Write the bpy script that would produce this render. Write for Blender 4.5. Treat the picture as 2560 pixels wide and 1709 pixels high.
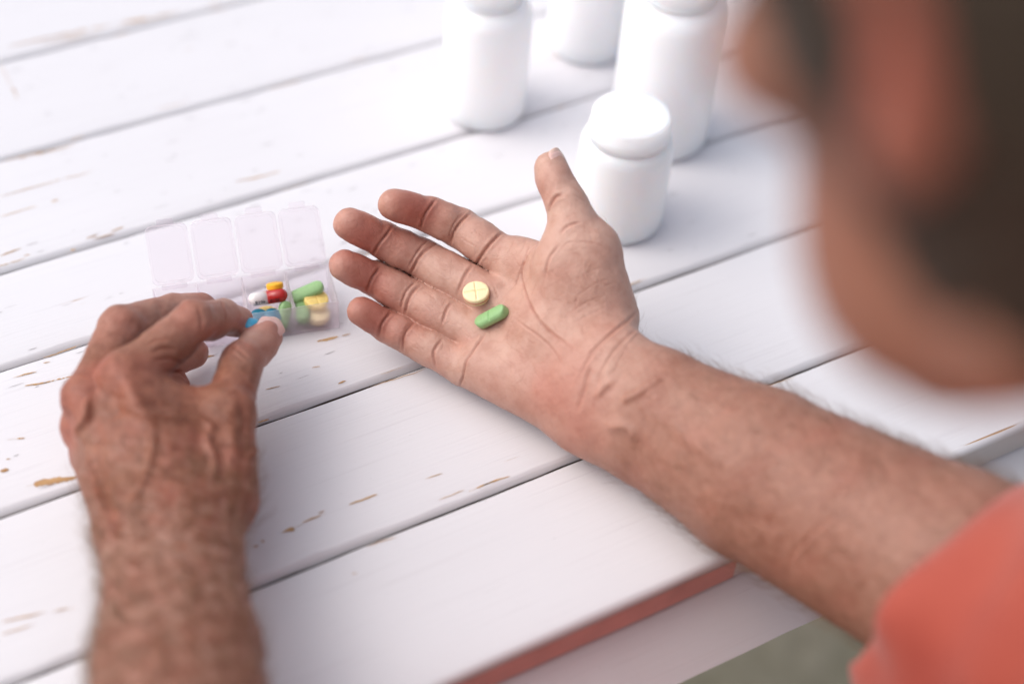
import bpy, bmesh, math, random, time
import numpy as np
from mathutils import Vector, Matrix
T0 = time.time()
rad = math.radians
SC = bpy.context.scene
COL = SC.collection
for o in list(bpy.data.objects):
    bpy.data.objects.remove(o)

# ------------------------------------------------------------------ camera
# all building is done in millimetres, world X along the planks, Y away from
# the sitter, Z up, table top at z = 0; meshes are scaled to metres at the end
FPX, YAW, PITCH, ROLL, CAMZ = 4000.0, rad(33.01), rad(45.678), rad(5.24), 610.0
fw = np.array([math.sin(YAW)*math.cos(PITCH), math.cos(YAW)*math.cos(PITCH), -math.sin(PITCH)])
_r = np.cross(fw, [0, 0, 1.0]); _r /= np.linalg.norm(_r); _u = np.cross(_r, fw)
rt = math.cos(ROLL)*_r + math.sin(ROLL)*_u
up = -math.sin(ROLL)*_r + math.cos(ROLL)*_u
CAM = np.array([0, 0, CAMZ])
cam_d = bpy.data.cameras.new('camera'); cam = bpy.data.objects.new('camera', cam_d); COL.objects.link(cam)
M = Matrix.Identity(4)
for i in range(3):
    M[i][0], M[i][1], M[i][2], M[i][3] = rt[i], up[i], -fw[i], CAM[i]*0.001
cam.matrix_world = M
cam_d.sensor_width = 36.0; cam_d.lens = FPX/2560*36.0
cam_d.clip_start = 0.02; cam_d.clip_end = 100
cam_d.dof.use_dof = True; cam_d.dof.focus_distance = 0.815; cam_d.dof.aperture_fstop = 2.3
SC.camera = cam

# ------------------------------------------------------------------ light: bright overcast day
SUN_EL, SUN_AZ = 50.0, -62.0           # azimuth from +Y towards +X
w = bpy.data.worlds.new('World'); SC.world = w; w.use_nodes = True
nt = w.node_tree; bg = nt.nodes['Background']
sky = nt.nodes.new('ShaderNodeTexSky'); sky.sky_type = 'NISHITA'; sky.sun_disc = False
sky.sun_elevation = rad(SUN_EL); sky.sun_rotation = rad(SUN_AZ)
sky.air_density = 1.0; sky.dust_density = 4.0; sky.ozone_density = 1.0
hs = nt.nodes.new('ShaderNodeHueSaturation'); hs.inputs['Saturation'].default_value = .5   # overcast: a greyer sky
nt.links.new(sky.outputs[0], hs.inputs['Color']); nt.links.new(hs.outputs[0], bg.inputs[0]); bg.inputs[1].default_value = 0.15
sun_d = bpy.data.lights.new('sun', 'SUN'); sun = bpy.data.objects.new('sun', sun_d); COL.objects.link(sun)
sun_d.energy = 0.95; sun_d.angle = rad(88); sun_d.color = (1.0, 0.965, 0.965)
sd = Vector((math.sin(rad(SUN_AZ))*math.cos(rad(SUN_EL)), math.cos(rad(SUN_AZ))*math.cos(rad(SUN_EL)), math.sin(rad(SUN_EL))))
sun.rotation_euler = sd.to_track_quat('Z', 'Y').to_euler()
sun.location = sd*3
SC.view_settings.view_transform = 'Standard'; SC.view_settings.look = 'None'
SC.view_settings.gamma = 1.0; SC.view_settings.exposure = 0.34
SC.render.engine = 'CYCLES'
SC.cycles.use_denoising = True
SC.cycles.max_bounces = 10; SC.cycles.transparent_max_bounces = 16

# ------------------------------------------------------------------ pixel <-> world helpers
def ray(px, py):
    d = fw + ((px-1280)/FPX)*rt - ((py-854.5)/FPX)*up
    return d
def at(px, py, z=0.0):
    d = ray(px, py); return CAM + d*((z-CAMZ)/d[2])
def V(px, py, dep):
    return CAM + ray(px, py)*dep
def dep(p):
    return float((np.asarray(p)-CAM) @ fw)
def z1(x, y): return (780+x*.38314, 340+y*.38314)       # crops used to read positions
def z2(x, y): return (100+x*.65607, 680+y*.65607)
def z3(x, y): return (320+x*.28694, 470+y*.28694)
def z5(x, y): return (1350+x*.64362, 700+y*.64362)

# ------------------------------------------------------------------ object helpers
def tag(o, label=None, cat=None, group=None, kind=None):
    if label: o['label'] = label
    if cat: o['category'] = cat
    if group: o['group'] = group
    if kind: o['kind'] = kind
    return o
def empty(name, loc, label=None, cat=None, group=None, rotz=0.0):
    o = bpy.data.objects.new(name, None); COL.objects.link(o)
    o.empty_display_size = 0.02
    o.location = [c*0.001 for c in loc]; o.rotation_euler = (0, 0, rotz)
    return tag(o, label, cat, group)
def link(name, me, mat, parent=None, smooth=True):
    o = bpy.data.objects.new(name, me); COL.objects.link(o)
    if mat is not None: me.materials.append(mat)
    if parent is not None: o.parent = parent
    if smooth and len(me.polygons):
        me.polygons.foreach_set('use_smooth', np.ones(len(me.polygons), dtype=bool))
    return o
def mesh_np(name, v, f, scale=0.001):
    """v (n,3) mm, f list/array of quads or tris"""
    me = bpy.data.meshes.new(name)
    v = np.asarray(v, dtype=np.float32)*scale
    f = np.asarray(f, dtype=np.int32)
    n = f.shape[1]
    me.vertices.add(len(v)); me.vertices.foreach_set('co', v.ravel())
    me.loops.add(f.size); me.loops.foreach_set('vertex_index', f.ravel())
    me.polygons.add(len(f))
    me.polygons.foreach_set('loop_start', np.arange(0, f.size, n, dtype=np.int32))
    me.polygons.foreach_set('loop_total', np.full(len(f), n, dtype=np.int32))
    me.update(calc_edges=True); me.validate()
    return me
def mesh_bm(name, bm, scale=0.001):
    me = bpy.data.meshes.new(name)
    bmesh.ops.scale(bm, vec=(scale,)*3, verts=bm.verts)
    bmesh.ops.recalc_face_normals(bm, faces=bm.faces)
    bm.to_mesh(me); bm.free(); return me
def bm_box(bm, lo, hi, bevel=0.0, seg=2):
    vs = [bm.verts.new((x, y, z)) for x in (lo[0], hi[0]) for y in (lo[1], hi[1]) for z in (lo[2], hi[2])]
    fs = [bm.faces.new([vs[i] for i in q]) for q in ((0,1,3,2),(4,6,7,5),(0,4,5,1),(2,3,7,6),(0,2,6,4),(1,5,7,3))]
    if bevel > 0:
        es = list({e for f in fs for e in f.edges})
        bmesh.ops.bevel(bm, geom=es, offset=bevel, segments=seg, profile=0.5, affect='EDGES')
def bm_lathe(bm, prof, n=64):
    rings = []
    for (rr, z) in prof:
        if rr < 1e-6: rings.append([bm.verts.new((0, 0, z))])
        else: rings.append([bm.verts.new((rr*math.cos(2*math.pi*i/n), rr*math.sin(2*math.pi*i/n), z)) for i in range(n)])
    for a, b in zip(rings[:-1], rings[1:]):
        for i in range(n):
            j = (i+1) % n
            if len(a) == 1 and len(b) == 1: continue
            if len(a) == 1: bm.faces.new((a[0], b[i], b[j]))
            elif len(b) == 1: bm.faces.new((a[i], a[j], b[0]))
            else: bm.faces.new((a[i], a[j], b[j], b[i]))

# ------------------------------------------------------------------ materials
def mat(name):
    m = bpy.data.materials.new(name); m.use_nodes = True
    t = m.node_tree; b = t.nodes['Principled BSDF']
    return m, t, b
def N(t, kind, **kw):
    n = t.nodes.new(kind)
    for k, v in kw.items(): setattr(n, k, v)
    return n
def tex(t, scale, coord='Object', detail=4, rough=.55, stretch=None, kind='ShaderNodeTexNoise', dist=0.0):
    tc = N(t, 'ShaderNodeTexCoord'); n = N(t, kind)
    n.inputs['Scale'].default_value = scale
    if kind == 'ShaderNodeTexNoise':
        n.inputs['Detail'].default_value = detail; n.inputs['Roughness'].default_value = rough
        n.inputs['Distortion'].default_value = dist
    if stretch:
        mp = N(t, 'ShaderNodeMapping'); mp.inputs['Scale'].default_value = stretch
        t.links.new(tc.outputs[coord], mp.inputs[0]); t.links.new(mp.outputs[0], n.inputs['Vector'])
    else: t.links.new(tc.outputs[coord], n.inputs['Vector'])
    return n
def ramp(t, src, stops, interp='LINEAR'):
    r = N(t, 'ShaderNodeValToRGB'); r.color_ramp.interpolation = interp
    e = r.color_ramp.elements
    while len(e) < len(stops): e.new(0.5)
    for k, (p, c) in enumerate(stops):
        e[k].position = p; e[k].color = (*c, 1) if not isinstance(c, float) else (c, c, c, 1)
    t.links.new(src, r.inputs[0]); return r
def mixc(t, fac, a, b, blend='MIX'):
    m = N(t, 'ShaderNodeMix', data_type='RGBA', blend_type=blend)
    for s, v in ((0, fac), (6, a), (7, b)):
        if hasattr(v, 'is_linked') or hasattr(v, 'links'): t.links.new(v, m.inputs[s])
        elif s == 0: m.inputs[0].default_value = v
        else: m.inputs[s].default_value = (*v, 1)
    return m.outputs[2]
def bump(t, b, h, strength, dist, prev=None):
    n = N(t, 'ShaderNodeBump'); n.inputs['Strength'].default_value = strength; n.inputs['Distance'].default_value = dist
    t.links.new(h, n.inputs['Height'])
    if prev is not None: t.links.new(prev, n.inputs['Normal'])
    t.links.new(n.outputs[0], b.inputs['Normal']); return n.outputs[0]
def math_n(t, op, a, b=None):
    n = N(t, 'ShaderNodeMath', operation=op)
    for i, v in enumerate((a, b)):
        if v is None: continue
        if isinstance(v, (int, float)): n.inputs[i].default_value = v
        else: t.links.new(v, n.inputs[i])
    return n.outputs[0]

def make_paint():
    m, t, b = mat('white_painted_wood')
    # long grain seen through the brushed paint, with bare streaks where it has worn off
    oi = N(t, 'ShaderNodeObjectInfo')
    tc = N(t, 'ShaderNodeTexCoord')
    add = N(t, 'ShaderNodeVectorMath', operation='ADD'); cmb = N(t, 'ShaderNodeCombineXYZ')
    t.links.new(math_n(t, 'MULTIPLY', oi.outputs['Random'], 3.7), cmb.inputs[0])
    t.links.new(tc.outputs['Object'], add.inputs[0]); t.links.new(cmb.outputs[0], add.inputs[1])
    def st(scale, sx, sy, detail=5, rough=.6, dist=0.0):
        mp = N(t, 'ShaderNodeMapping'); mp.inputs['Scale'].default_value = (sx, sy, sy)
        n = N(t, 'ShaderNodeTexNoise'); n.inputs['Scale'].default_value = scale
        n.inputs['Detail'].default_value = detail; n.inputs['Roughness'].default_value = rough
        n.inputs['Distortion'].default_value = dist
        t.links.new(add.outputs[0], mp.inputs[0]); t.links.new(mp.outputs[0], n.inputs['Vector'])
        return n.outputs[0]
    grain = st(30, .35, 18, 6, .62, .25)
    broad = st(9, .5, 3, 3, .5)
    big = st(5, 1, 1, 3)
    streak = st(26, .30, 9.0, 4, .55, .4)
    zone = st(7, .6, 1.8, 2)
    wear = math_n(t, 'ADD', streak, math_n(t, 'MULTIPLY', math_n(t, 'SUBTRACT', zone, .5), .55))
    wmask = ramp(t, wear, [(.79, 0.0), (.805, 1.0)]).outputs[0]
    tint = ramp(t, big, [(.3, (.715, .698, .718)), (.7, (.742, .727, .748))]).outputs[0]
    g2 = ramp(t, grain, [(.25, (.80, .78, .79)), (.42, (1, 1, 1))]).outputs[0]
    c = mixc(t, .55, tint, g2, 'MULTIPLY')
    speck = st(420, 1, 1.3, 2, .5)
    smask = ramp(t, speck, [(.765, 0.0), (.80, .5)]).outputs[0]
    c = mixc(t, smask, c, (.42, .40, .40))
    c = mixc(t, wmask, c, (.46, .27, .13))
    t.links.new(c, b.inputs['Base Color'])
    b.inputs['Roughness'].default_value = .42
    rr = ramp(t, broad, [(.3, .34), (.7, .52)]).outputs[0]
    t.links.new(rr, b.inputs['Roughness'])
    b.inputs['Specular IOR Level'].default_value = .45
    nn = bump(t, b, grain, .35, .0006)
    n2 = bump(t, b, broad, .25, .0015, nn)
    inv = math_n(t, 'SUBTRACT', 1.0, wmask)
    bump(t, b, inv, .5, .0004, n2)
    return m
M_PAINT = make_paint()

M_EDGE = None
def make_wood():
    m, t, b = mat('bare_wood')
    n = tex(t, 60, stretch=(.2, 6, 1), detail=5)
    c = ramp(t, n.outputs[0], [(.3, (.33, .17, .07)), (.55, (.52, .31, .14)), (.75, (.60, .40, .20))]).outputs[0]
    t.links.new(c, b.inputs['Base Color']); b.inputs['Roughness'].default_value = .75
    bump(t, b, n.outputs[0], .4, .0005); return m
M_WOOD = make_wood()
def plain(name, col, rough=.5, spec=.5, noise=None, sub=0.0):
    m, t, b = mat(name)
    b.inputs['Base Color'].default_value = (*col, 1); b.inputs['Roughness'].default_value = rough
    b.inputs['Specular IOR Level'].default_value = spec
    if noise:
        n = tex(t, noise[0], detail=3)
        c = ramp(t, n.outputs[0], [(.3, tuple(x*(1-noise[1]) for x in col)), (.7, tuple(min(1, x*(1+noise[1])) for x in col))]).outputs[0]
        t.links.new(c, b.inputs['Base Color'])
        bump(t, b, n.outputs[0], noise[2], .0003)
    if sub:
        b.inputs['Subsurface Weight'].default_value = sub; b.inputs['Subsurface Scale'].default_value = .035
        b.inputs['Subsurface Radius'].default_value = (1, .8, .7)
    return m
M_EDGE = plain('painted_shirt_reflection', (.72, .36, .33), .45, .4, (40, .12, .2))  # salmon colour stands in for the shirt reflected in the white edge
M_RAW = plain('dirty_raw_board_side', (.10, .065, .045), .9, .2, (60, .3, .3))
M_SCR = plain('grey_paint_crack', (.36, .335, .34), .8, .2)
M_BOTTLE = plain('white_plastic', (.93, .915, .935), .33, .5, (14, .012, .03), .9)
M_CAP = plain('white_cap_plastic', (.93, .915, .935), .38, .5, (20, .012, .03), .8)
M_YEL = plain('yellow_tablet_coating', (.86, .66, .22), .55, .4, (900, .08, .12))
M_YELP = plain('pale_yellow_tablet_coating', (.88, .76, .46), .6, .35, (900, .06, .15))
M_PINKB = plain('salmon_tablet_band', (.62, .32, .22), .65, .3, (900, .08, .12))
M_GREEN = plain('green_caplet_coating', (.27, .47, .20), .40, .45, (700, .06, .10))
M_BLUE = plain('teal_tablet_coating', (.012, .20, .30), .35, .5, (700, .06, .05))
M_SKYB = plain('bright_blue_tablet_coating', (.05, .33, .52), .35, .5, (700, .05, .05))
M_ORANGE = plain('orange_yellow_tablet_coating', (.86, .45, .02), .5, .4, (700, .06, .05))
M_CAPR = plain('red_capsule_gelatin', (.42, .018, .015), .16, .6)
M_CAPW = plain('white_capsule_gelatin', (.85, .80, .78), .2, .6)
M_INK = plain('black_print', (.02, .018, .018), .6, .2)
M_NAIL = None
def make_frost(name='frosted_pink_plastic', rfac=.62, rr=.5, lo_=.11, edge=(.93, .89, .92)):
    m, t, b = mat(name)
    out = t.nodes['Material Output']
    b.inputs['Base Color'].default_value = (*edge, 1); b.inputs['Roughness'].default_value = .28
    tr = N(t, 'ShaderNodeBsdfTransparent'); tr.inputs[0].default_value = (.99, .978, .988, 1)
    tl = N(t, 'ShaderNodeBsdfTranslucent'); tl.inputs[0].default_value = (.95, .89, .93, 1)
    rf = N(t, 'ShaderNodeBsdfRefraction'); rf.inputs['Color'].default_value = (.985, .965, .98, 1)
    rf.inputs['Roughness'].default_value = rr; rf.inputs['IOR'].default_value = 1.06
    m1 = N(t, 'ShaderNodeMixShader'); m1.inputs[0].default_value = .5
    t.links.new(b.outputs[0], m1.inputs[1]); t.links.new(tl.outputs[0], m1.inputs[2])
    m3 = N(t, 'ShaderNodeMixShader'); m3.inputs[0].default_value = rfac
    t.links.new(tr.outputs[0], m3.inputs[1]); t.links.new(rf.outputs[0], m3.inputs[2])
    m2 = N(t, 'ShaderNodeMixShader')
    lw = N(t, 'ShaderNodeLayerWeight'); lw.inputs[0].default_value = .35
    fr = ramp(t, lw.outputs['Facing'], [(0, lo_), (.35, lo_*1.6), (.9, .78)]).outputs[0]
    t.links.new(fr, m2.inputs[0]); t.links.new(m3.outputs[0], m2.inputs[1]); t.links.new(m1.outputs[0], m2.inputs[2])
    t.links.new(m2.outputs[0], out.inputs[0]); return m
M_FROST = make_frost()
M_LID = make_frost('clear_pink_lid_plastic', .15, .15, .06, (.90, .76, .86))

def make_skin():
    m, t, b = mat('skin')
    at_ = N(t, 'ShaderNodeAttribute'); at_.attribute_name = 'skin'
    sep = N(t, 'ShaderNodeSeparateColor'); t.links.new(at_.outputs['Color'], sep.inputs[0])
    red, tan, cre = sep.outputs
    n1 = tex(t, 55, detail=4, rough=.6); n2 = tex(t, 190, detail=3); n3 = tex(t, 16, detail=3)
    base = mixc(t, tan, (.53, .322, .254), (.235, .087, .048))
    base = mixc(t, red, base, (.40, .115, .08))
    mott = ramp(t, n1.outputs[0], [(.32, (.86, .72, .66)), (.5, (1, 1, 1)), (.70, (1.12, 1.12, 1.10))]).outputs[0]
    base = mixc(t, .45, base, mott, 'MULTIPLY')
    mo2 = ramp(t, n2.outputs[0], [(.33, (.84, .74, .70)), (.55, (1, 1, 1))]).outputs[0]
    base = mixc(t, .55, base, mo2, 'MULTIPLY')
    mo3 = ramp(t, n3.outputs[0], [(.3, (.93, .84, .80)), (.65, (1.04, 1.05, 1.05))]).outputs[0]
    base = mixc(t, .8, base, mo3, 'MULTIPLY')
    n6 = tex(t, 210, detail=6, rough=.65, dist=.6)
    fl = ramp(t, n6.outputs[0], [(.30, (.66, .55, .50)), (.45, (.93, .90, .88)), (.58, (1.05, 1.05, 1.05)), (.70, (1.35, 1.4, 1.4))]).outputs[0]
    base = mixc(t, math_n(t, 'MULTIPLY', tan, tan), base, fl, 'MULTIPLY')
    base = mixc(t, math_n(t, 'MULTIPLY', cre, .72), base, (.30, .085, .05))
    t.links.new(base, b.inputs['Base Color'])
    b.inputs['Roughness'].default_value = .46; b.inputs['Specular IOR Level'].default_value = .42
    b.inputs['Subsurface Weight'].default_value = .10; b.inputs['Subsurface Scale'].default_value = .0035
    b.inputs['Subsurface Radius'].default_value = (1, .36, .2)
    v = tex(t, 900, kind='ShaderNodeTexVoronoi'); v.feature = 'DISTANCE_TO_EDGE'
    vv = ramp(t, v.outputs[0], [(0, 0.0), (.25, 1.0)]).outputs[0]
    # fine crossing skin lines
    tcw = N(t, 'ShaderNodeTexCoord'); nw = N(t, 'ShaderNodeTexNoise'); nw.inputs['Scale'].default_value = 180
    t.links.new(tcw.outputs['Object'], nw.inputs['Vector'])
    vadd = N(t, 'ShaderNodeMix', data_type='VECTOR'); vadd.inputs[0].default_value = .0022
    t.links.new(tcw.outputs['Object'], vadd.inputs[4]); t.links.new(nw.outputs['Color'], vadd.inputs[5])
    v2 = N(t, 'ShaderNodeTexVoronoi'); v2.feature = 'DISTANCE_TO_EDGE'; v2.inputs['Scale'].default_value = 330
    t.links.new(vadd.outputs[1], v2.inputs['Vector'])
    vl = ramp(t, v2.outputs[0], [(0, 0.0), (.09, 1.0)]).outputs[0]
    k0 = bump(t, b, vl, .22, .0004)
    k1 = bump(t, b, vv, .16, .00025, k0)
    rgh = ramp(t, n2.outputs[0], [(.3, .40), (.7, .56)]).outputs[0]; t.links.new(rgh, b.inputs['Roughness'])
    k2 = bump(t, b, n2.outputs[0], .30, .0006, k1)
    n4 = tex(t, 480, detail=2)
    k3 = bump(t, b, n4.outputs[0], .22, .0004, k2)
    bump(t, b, math_n(t, 'MULTIPLY', n6.outputs[0], math_n(t, 'MULTIPLY', tan, tan)), .45, .0012, k3)
    return m
M_SKIN = make_skin()
M_HAIRB = plain('brown_body_hair', (.20, .105, .05), .45, .4)
M_HAIR = plain('dark_hair', (.040, .027, .019), .6, .25, (220, .5, .6))
def make_nail():
    m, t, b = mat('fingernail')
    n = tex(t, 300, stretch=(1, 1, 1), detail=2)
    c = ramp(t, n.outputs[0], [(.3, (.66, .40, .35)), (.7, (.72, .47, .42))]).outputs[0]
    t.links.new(c, b.inputs['Base Color']); b.inputs['Roughness'].default_value = .28
    b.inputs['Subsurface Weight'].default_value = .1; b.inputs['Subsurface Scale'].default_value = .002
    return m
M_NAIL = make_nail()
M_NAILT = plain('nail_free_edge', (.68, .47, .39), .35, .4)
def make_cloth():
    m, t, b = mat('red_cotton')
    n = tex(t, 14, detail=4); n2 = tex(t, 1400, detail=2)
    c = ramp(t, n.outputs[0], [(.3, (.34, .055, .034)), (.7, (.42, .078, .046))]).outputs[0]
    t.links.new(c, b.inputs['Base Color']); b.inputs['Roughness'].default_value = .8
    b.inputs['Sheen Weight'].default_value = .2
    k = bump(t, b, n2.outputs[0], .4, .0004); return m
M_RED = make_cloth()
def make_ground():
    m, t, b = mat('mossy_paving_ground')
    n = tex(t, 2.2, detail=5); n2 = tex(t, 40, detail=4)
    c = ramp(t, n.outputs[0], [(.35, (.16, .16, .095)), (.5, (.29, .26, .185)), (.68, (.40, .34, .27))]).outputs[0]
    g = ramp(t, n2.outputs[0], [(.3, (.75, .75, .7)), (.7, (1.1, 1.1, 1.1))]).outputs[0]
    t.links.new(mixc(t, .8, c, g, 'MULTIPLY'), b.inputs['Base Color']); b.inputs['Roughness'].default_value = .9
    bump(t, b, n2.outputs[0], .6, .01); return m
M_GROUND = make_ground()

# ================================================================== setting: ground
bm = bmesh.new()
bmesh.ops.create_grid(bm, x_segments=24, y_segments=24, size=40000)
for v_ in bm.verts: v_.co.z = -750 + 6*math.sin(v_.co.x*.0007)*math.cos(v_.co.y*.0009)
tag(link('ground', mesh_bm('ground', bm), M_GROUND), kind='structure')

# ================================================================== table
table = empty('wooden_table', (420, 700, -750), 'white painted slatted wooden table with chipped paint and a rounded front edge', 'table')
TO = np.array([420, 700, -750.])
SEAMS = [329.2, 414.9, 505.5, 596.5, 666.0, 757.6, 849.3, 941.0, 1032.0]
XL, XR = -170.0, 1010.0
rng = np.random.default_rng(5)
def wob(x, seed, amp, wl):
    r_ = np.random.default_rng(seed); s = np.zeros_like(x)
    for k in range(7):
        L = wl*r_.uniform(.35, 2.2); s += np.sin(2*np.pi*x/L + r_.uniform(0, 6.28))*r_.uniform(.3, 1)
    return s*amp/2.6
planks = []
for k in range(len(SEAMS)-1):
    y0, y1 = SEAMS[k]+.6, SEAMS[k+1]-2.0
    x = np.arange(XL, XR+.1, 4.0); n = len(x)
    first = (k == 0)
    c0 = (4.2 if first else 3.1) + wob(x, 10+k, .42, 60); c1 = .6 + wob(x, 40+k, .15, 60)
    dz = wob(x, 80+k, .05, 220); tilt = rng.uniform(-.08, .08)
    hh = rng.uniform(-.08, .08)
    j0 = wob(x, 120+k, .22, 90); j1 = wob(x, 160+k, .22, 90)
    th = 20.0
    prof = []   # y, z per x, counter-clockwise seen along X
    yf = y0+j0; yb = y1+j1
    zf, zb = hh-tilt+dz, hh+tilt+dz
    if first:
        for q in np.linspace(0, math.pi/2, 6):     # rounded nose of the front board
            prof.append((yf+c0*(1-math.sin(q))*.9, zf-c0*(1-math.cos(q))))
        prof = prof[::1]
        prof = [(yf+c0*(1-math.sin(q)), zf-c0*(1-math.cos(q))) for q in np.linspace(0, math.pi/2, 6)]
    else:
        prof = [(yf+c0+.5, zf), (yf+c0, zf-.10), (yf+c0*.5, zf-c0*.42), (yf+.35, zf-c0*.80), (yf, zf-c0*.90-.2)]
    prof += [(yf, zf*0-th+1), (yf+1, zf*0-th)]
    prof += [(yb-1, zf*0-th), (yb, zf*0-th+1)]
    prof += [(yb, zb-c1-.3), (yb-.25, zb-c1*.93), (yb-c1*.5, zb-c1*.46), (yb-c1, zb-.10), (yb-c1-.5, zb)]
    for q in np.linspace(1, 0, 7)[1:-1]:          # top flat, slightly cupped
        prof.append((yf+c0+.5+(yb-c1-yf-c0-1)*q, zf+(zb-zf)*q + .08*math.sin(math.pi*q)))
    m_ = len(prof)
    vv = np.zeros((n, m_, 3))
    for j, (yy, zz) in enumerate(prof):
        vv[:, j, 0] = x; vv[:, j, 1] = yy; vv[:, j, 2] = zz
    ii = np.arange(n-1)[:, None]*m_; jj = np.arange(m_)[None, :]; j2 = (jj+1) % m_
    f = np.stack([ii+jj, ii+j2, ii+m_+j2, ii+m_+jj], -1).reshape(-1, 4)
    # end caps as fans of quads
    vv = vv.reshape(-1, 3)
    me = mesh_np('plank', vv-TO, f)
    o = link('plank', me, M_PAINT, table); planks.append(o); me.materials.append(M_RAW)
    mi = np.zeros(len(f), dtype=np.int32).reshape(n-1, m_)
    j0_ = 5 if first else 4
    mi[:, j0_+(1 if first else 0):j0_+5] = 1          # unpainted, dirty board sides down in the joints
    me.polygons.foreach_set('material_index', mi.ravel())
    bmx = bmesh.new(); bmx.from_mesh(me)
    bmx.verts.ensure_lookup_table()
    for s in (0, n-1):
        bmx.faces.new([bmx.verts[s*m_+j] for j in range(m_)])
    bmesh.ops.recalc_face_normals(bmx, faces=bmx.faces); bmx.to_mesh(me); bmx.free()
    me.polygons.foreach_set('use_smooth', np.ones(len(me.polygons), dtype=bool))
    me.set_sharp_from_angle(angle=rad(60))
def table_box(name, lo, hi, bev=1.5):
    bm = bmesh.new(); bm_box(bm, np.array(lo)-TO, np.array(hi)-TO, bev)
    return link(name, mesh_bm(name, bm), M_PAINT, table, False)
bm = bmesh.new()      # front rail: a board sloping out under the edge of the top
q_ = [(332.0, -21.5), (304.5, -47.5), (322.0, -66.0), (349.0, -40.0), (349.0, -21.5)]
xs_ = np.linspace(XL+4, XR-4, 90); rr_ = np.random.default_rng(9)
rows_ = [[bm.verts.new(np.array([x_, y_+(rr_.normal(0, .22) if j_ == 1 else 0), z_])-TO) for j_, (y_, z_) in enumerate(q_)] for x_ in xs_]
for a_, b_ in zip(rows_[:-1], rows_[1:]):
    for j_ in range(5): bm.faces.new((a_[j_], a_[(j_+1) % 5], b_[(j_+1) % 5], b_[j_]))
bm.faces.new(rows_[0]); bm.faces.new(rows_[-1][::-1])
link('front_rail', mesh_bm('front_rail', bm), M_PAINT, table, False)
# reflection of the red shirt, painted as a coloured strip on the front board
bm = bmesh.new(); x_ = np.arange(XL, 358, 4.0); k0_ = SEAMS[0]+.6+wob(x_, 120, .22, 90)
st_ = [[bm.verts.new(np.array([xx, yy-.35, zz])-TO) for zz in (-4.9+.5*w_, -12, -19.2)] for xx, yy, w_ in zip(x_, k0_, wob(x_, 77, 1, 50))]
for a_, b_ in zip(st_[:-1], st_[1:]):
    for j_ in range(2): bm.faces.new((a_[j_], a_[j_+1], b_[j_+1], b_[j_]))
link('shirt_reflection_strip', mesh_bm('shirt_reflection_strip', bm), M_EDGE, table)
table_box('apron', (XL+20, 1000.0, -66), (XR-20, 1020.0, -20.4))
for xa in (XL+20, XR-40): table_box('apron', (xa, 353.4, -66), (xa+20, 999.6, -20.6))
for xa in (XL+42, XR-102):
    for ya in (354.0, 939.0): table_box('leg', (xa, ya, -749.5), (xa+60, ya+60, -20.8), 3)

def plank_at(y):
    for k in range(len(SEAMS)-1):
        if SEAMS[k] <= y < SEAMS[k+1]: return planks[k]
    return planks[0]
def chip(p0, p1, wd, seed, px=True, off=.16):
    """bare-wood patch: ragged sliver between two source-pixel points"""
    a = at(*p0); b = at(*p1)
    d = b-a; L = np.linalg.norm(d); d /= L; s = np.array([-d[1], d[0], 0])
    r_ = np.random.default_rng(seed); n = max(8, int(L/.8))
    tt = np.linspace(0, 1, n)
    prof = np.sin(np.pi*np.clip(tt, .02, .98))**.5
    sm_ = lambda q: np.convolve(np.pad(q, 3, mode='edge'), np.ones(7)/7, 'valid')
    wa = wd*.5*prof*np.clip(.05+1.5*sm_(r_.random(n))+.35*(r_.random(n)-.5), .08, 2)*(sm_(r_.random(n)) > .36); wb = wd*.5*prof*np.clip(.05+1.5*sm_(r_.random(n))+.35*(r_.random(n)-.5), .08, 2)
    wb = np.where(wa > 0, wb, .06); wa = np.maximum(wa, .06)
    ctr = a[None]+tt[:, None]*L*d[None]+s[None]*(np.cumsum(r_.normal(0, .10, n)))[:, None]
    va = ctr+s*wa[:, None]; vb = ctr-s*wb[:, None]
    v = np.concatenate([va, vb]); v[:, 2] = off+.16
    f = [(i, i+1, n+i+1, n+i) for i in range(n-1)]
    pl = plank_at(a[1])
    me = mesh_np('bare_wood_patch', v-TO, f)
    o = link('bare_wood_patch', me, M_WOOD, pl); return o

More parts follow.
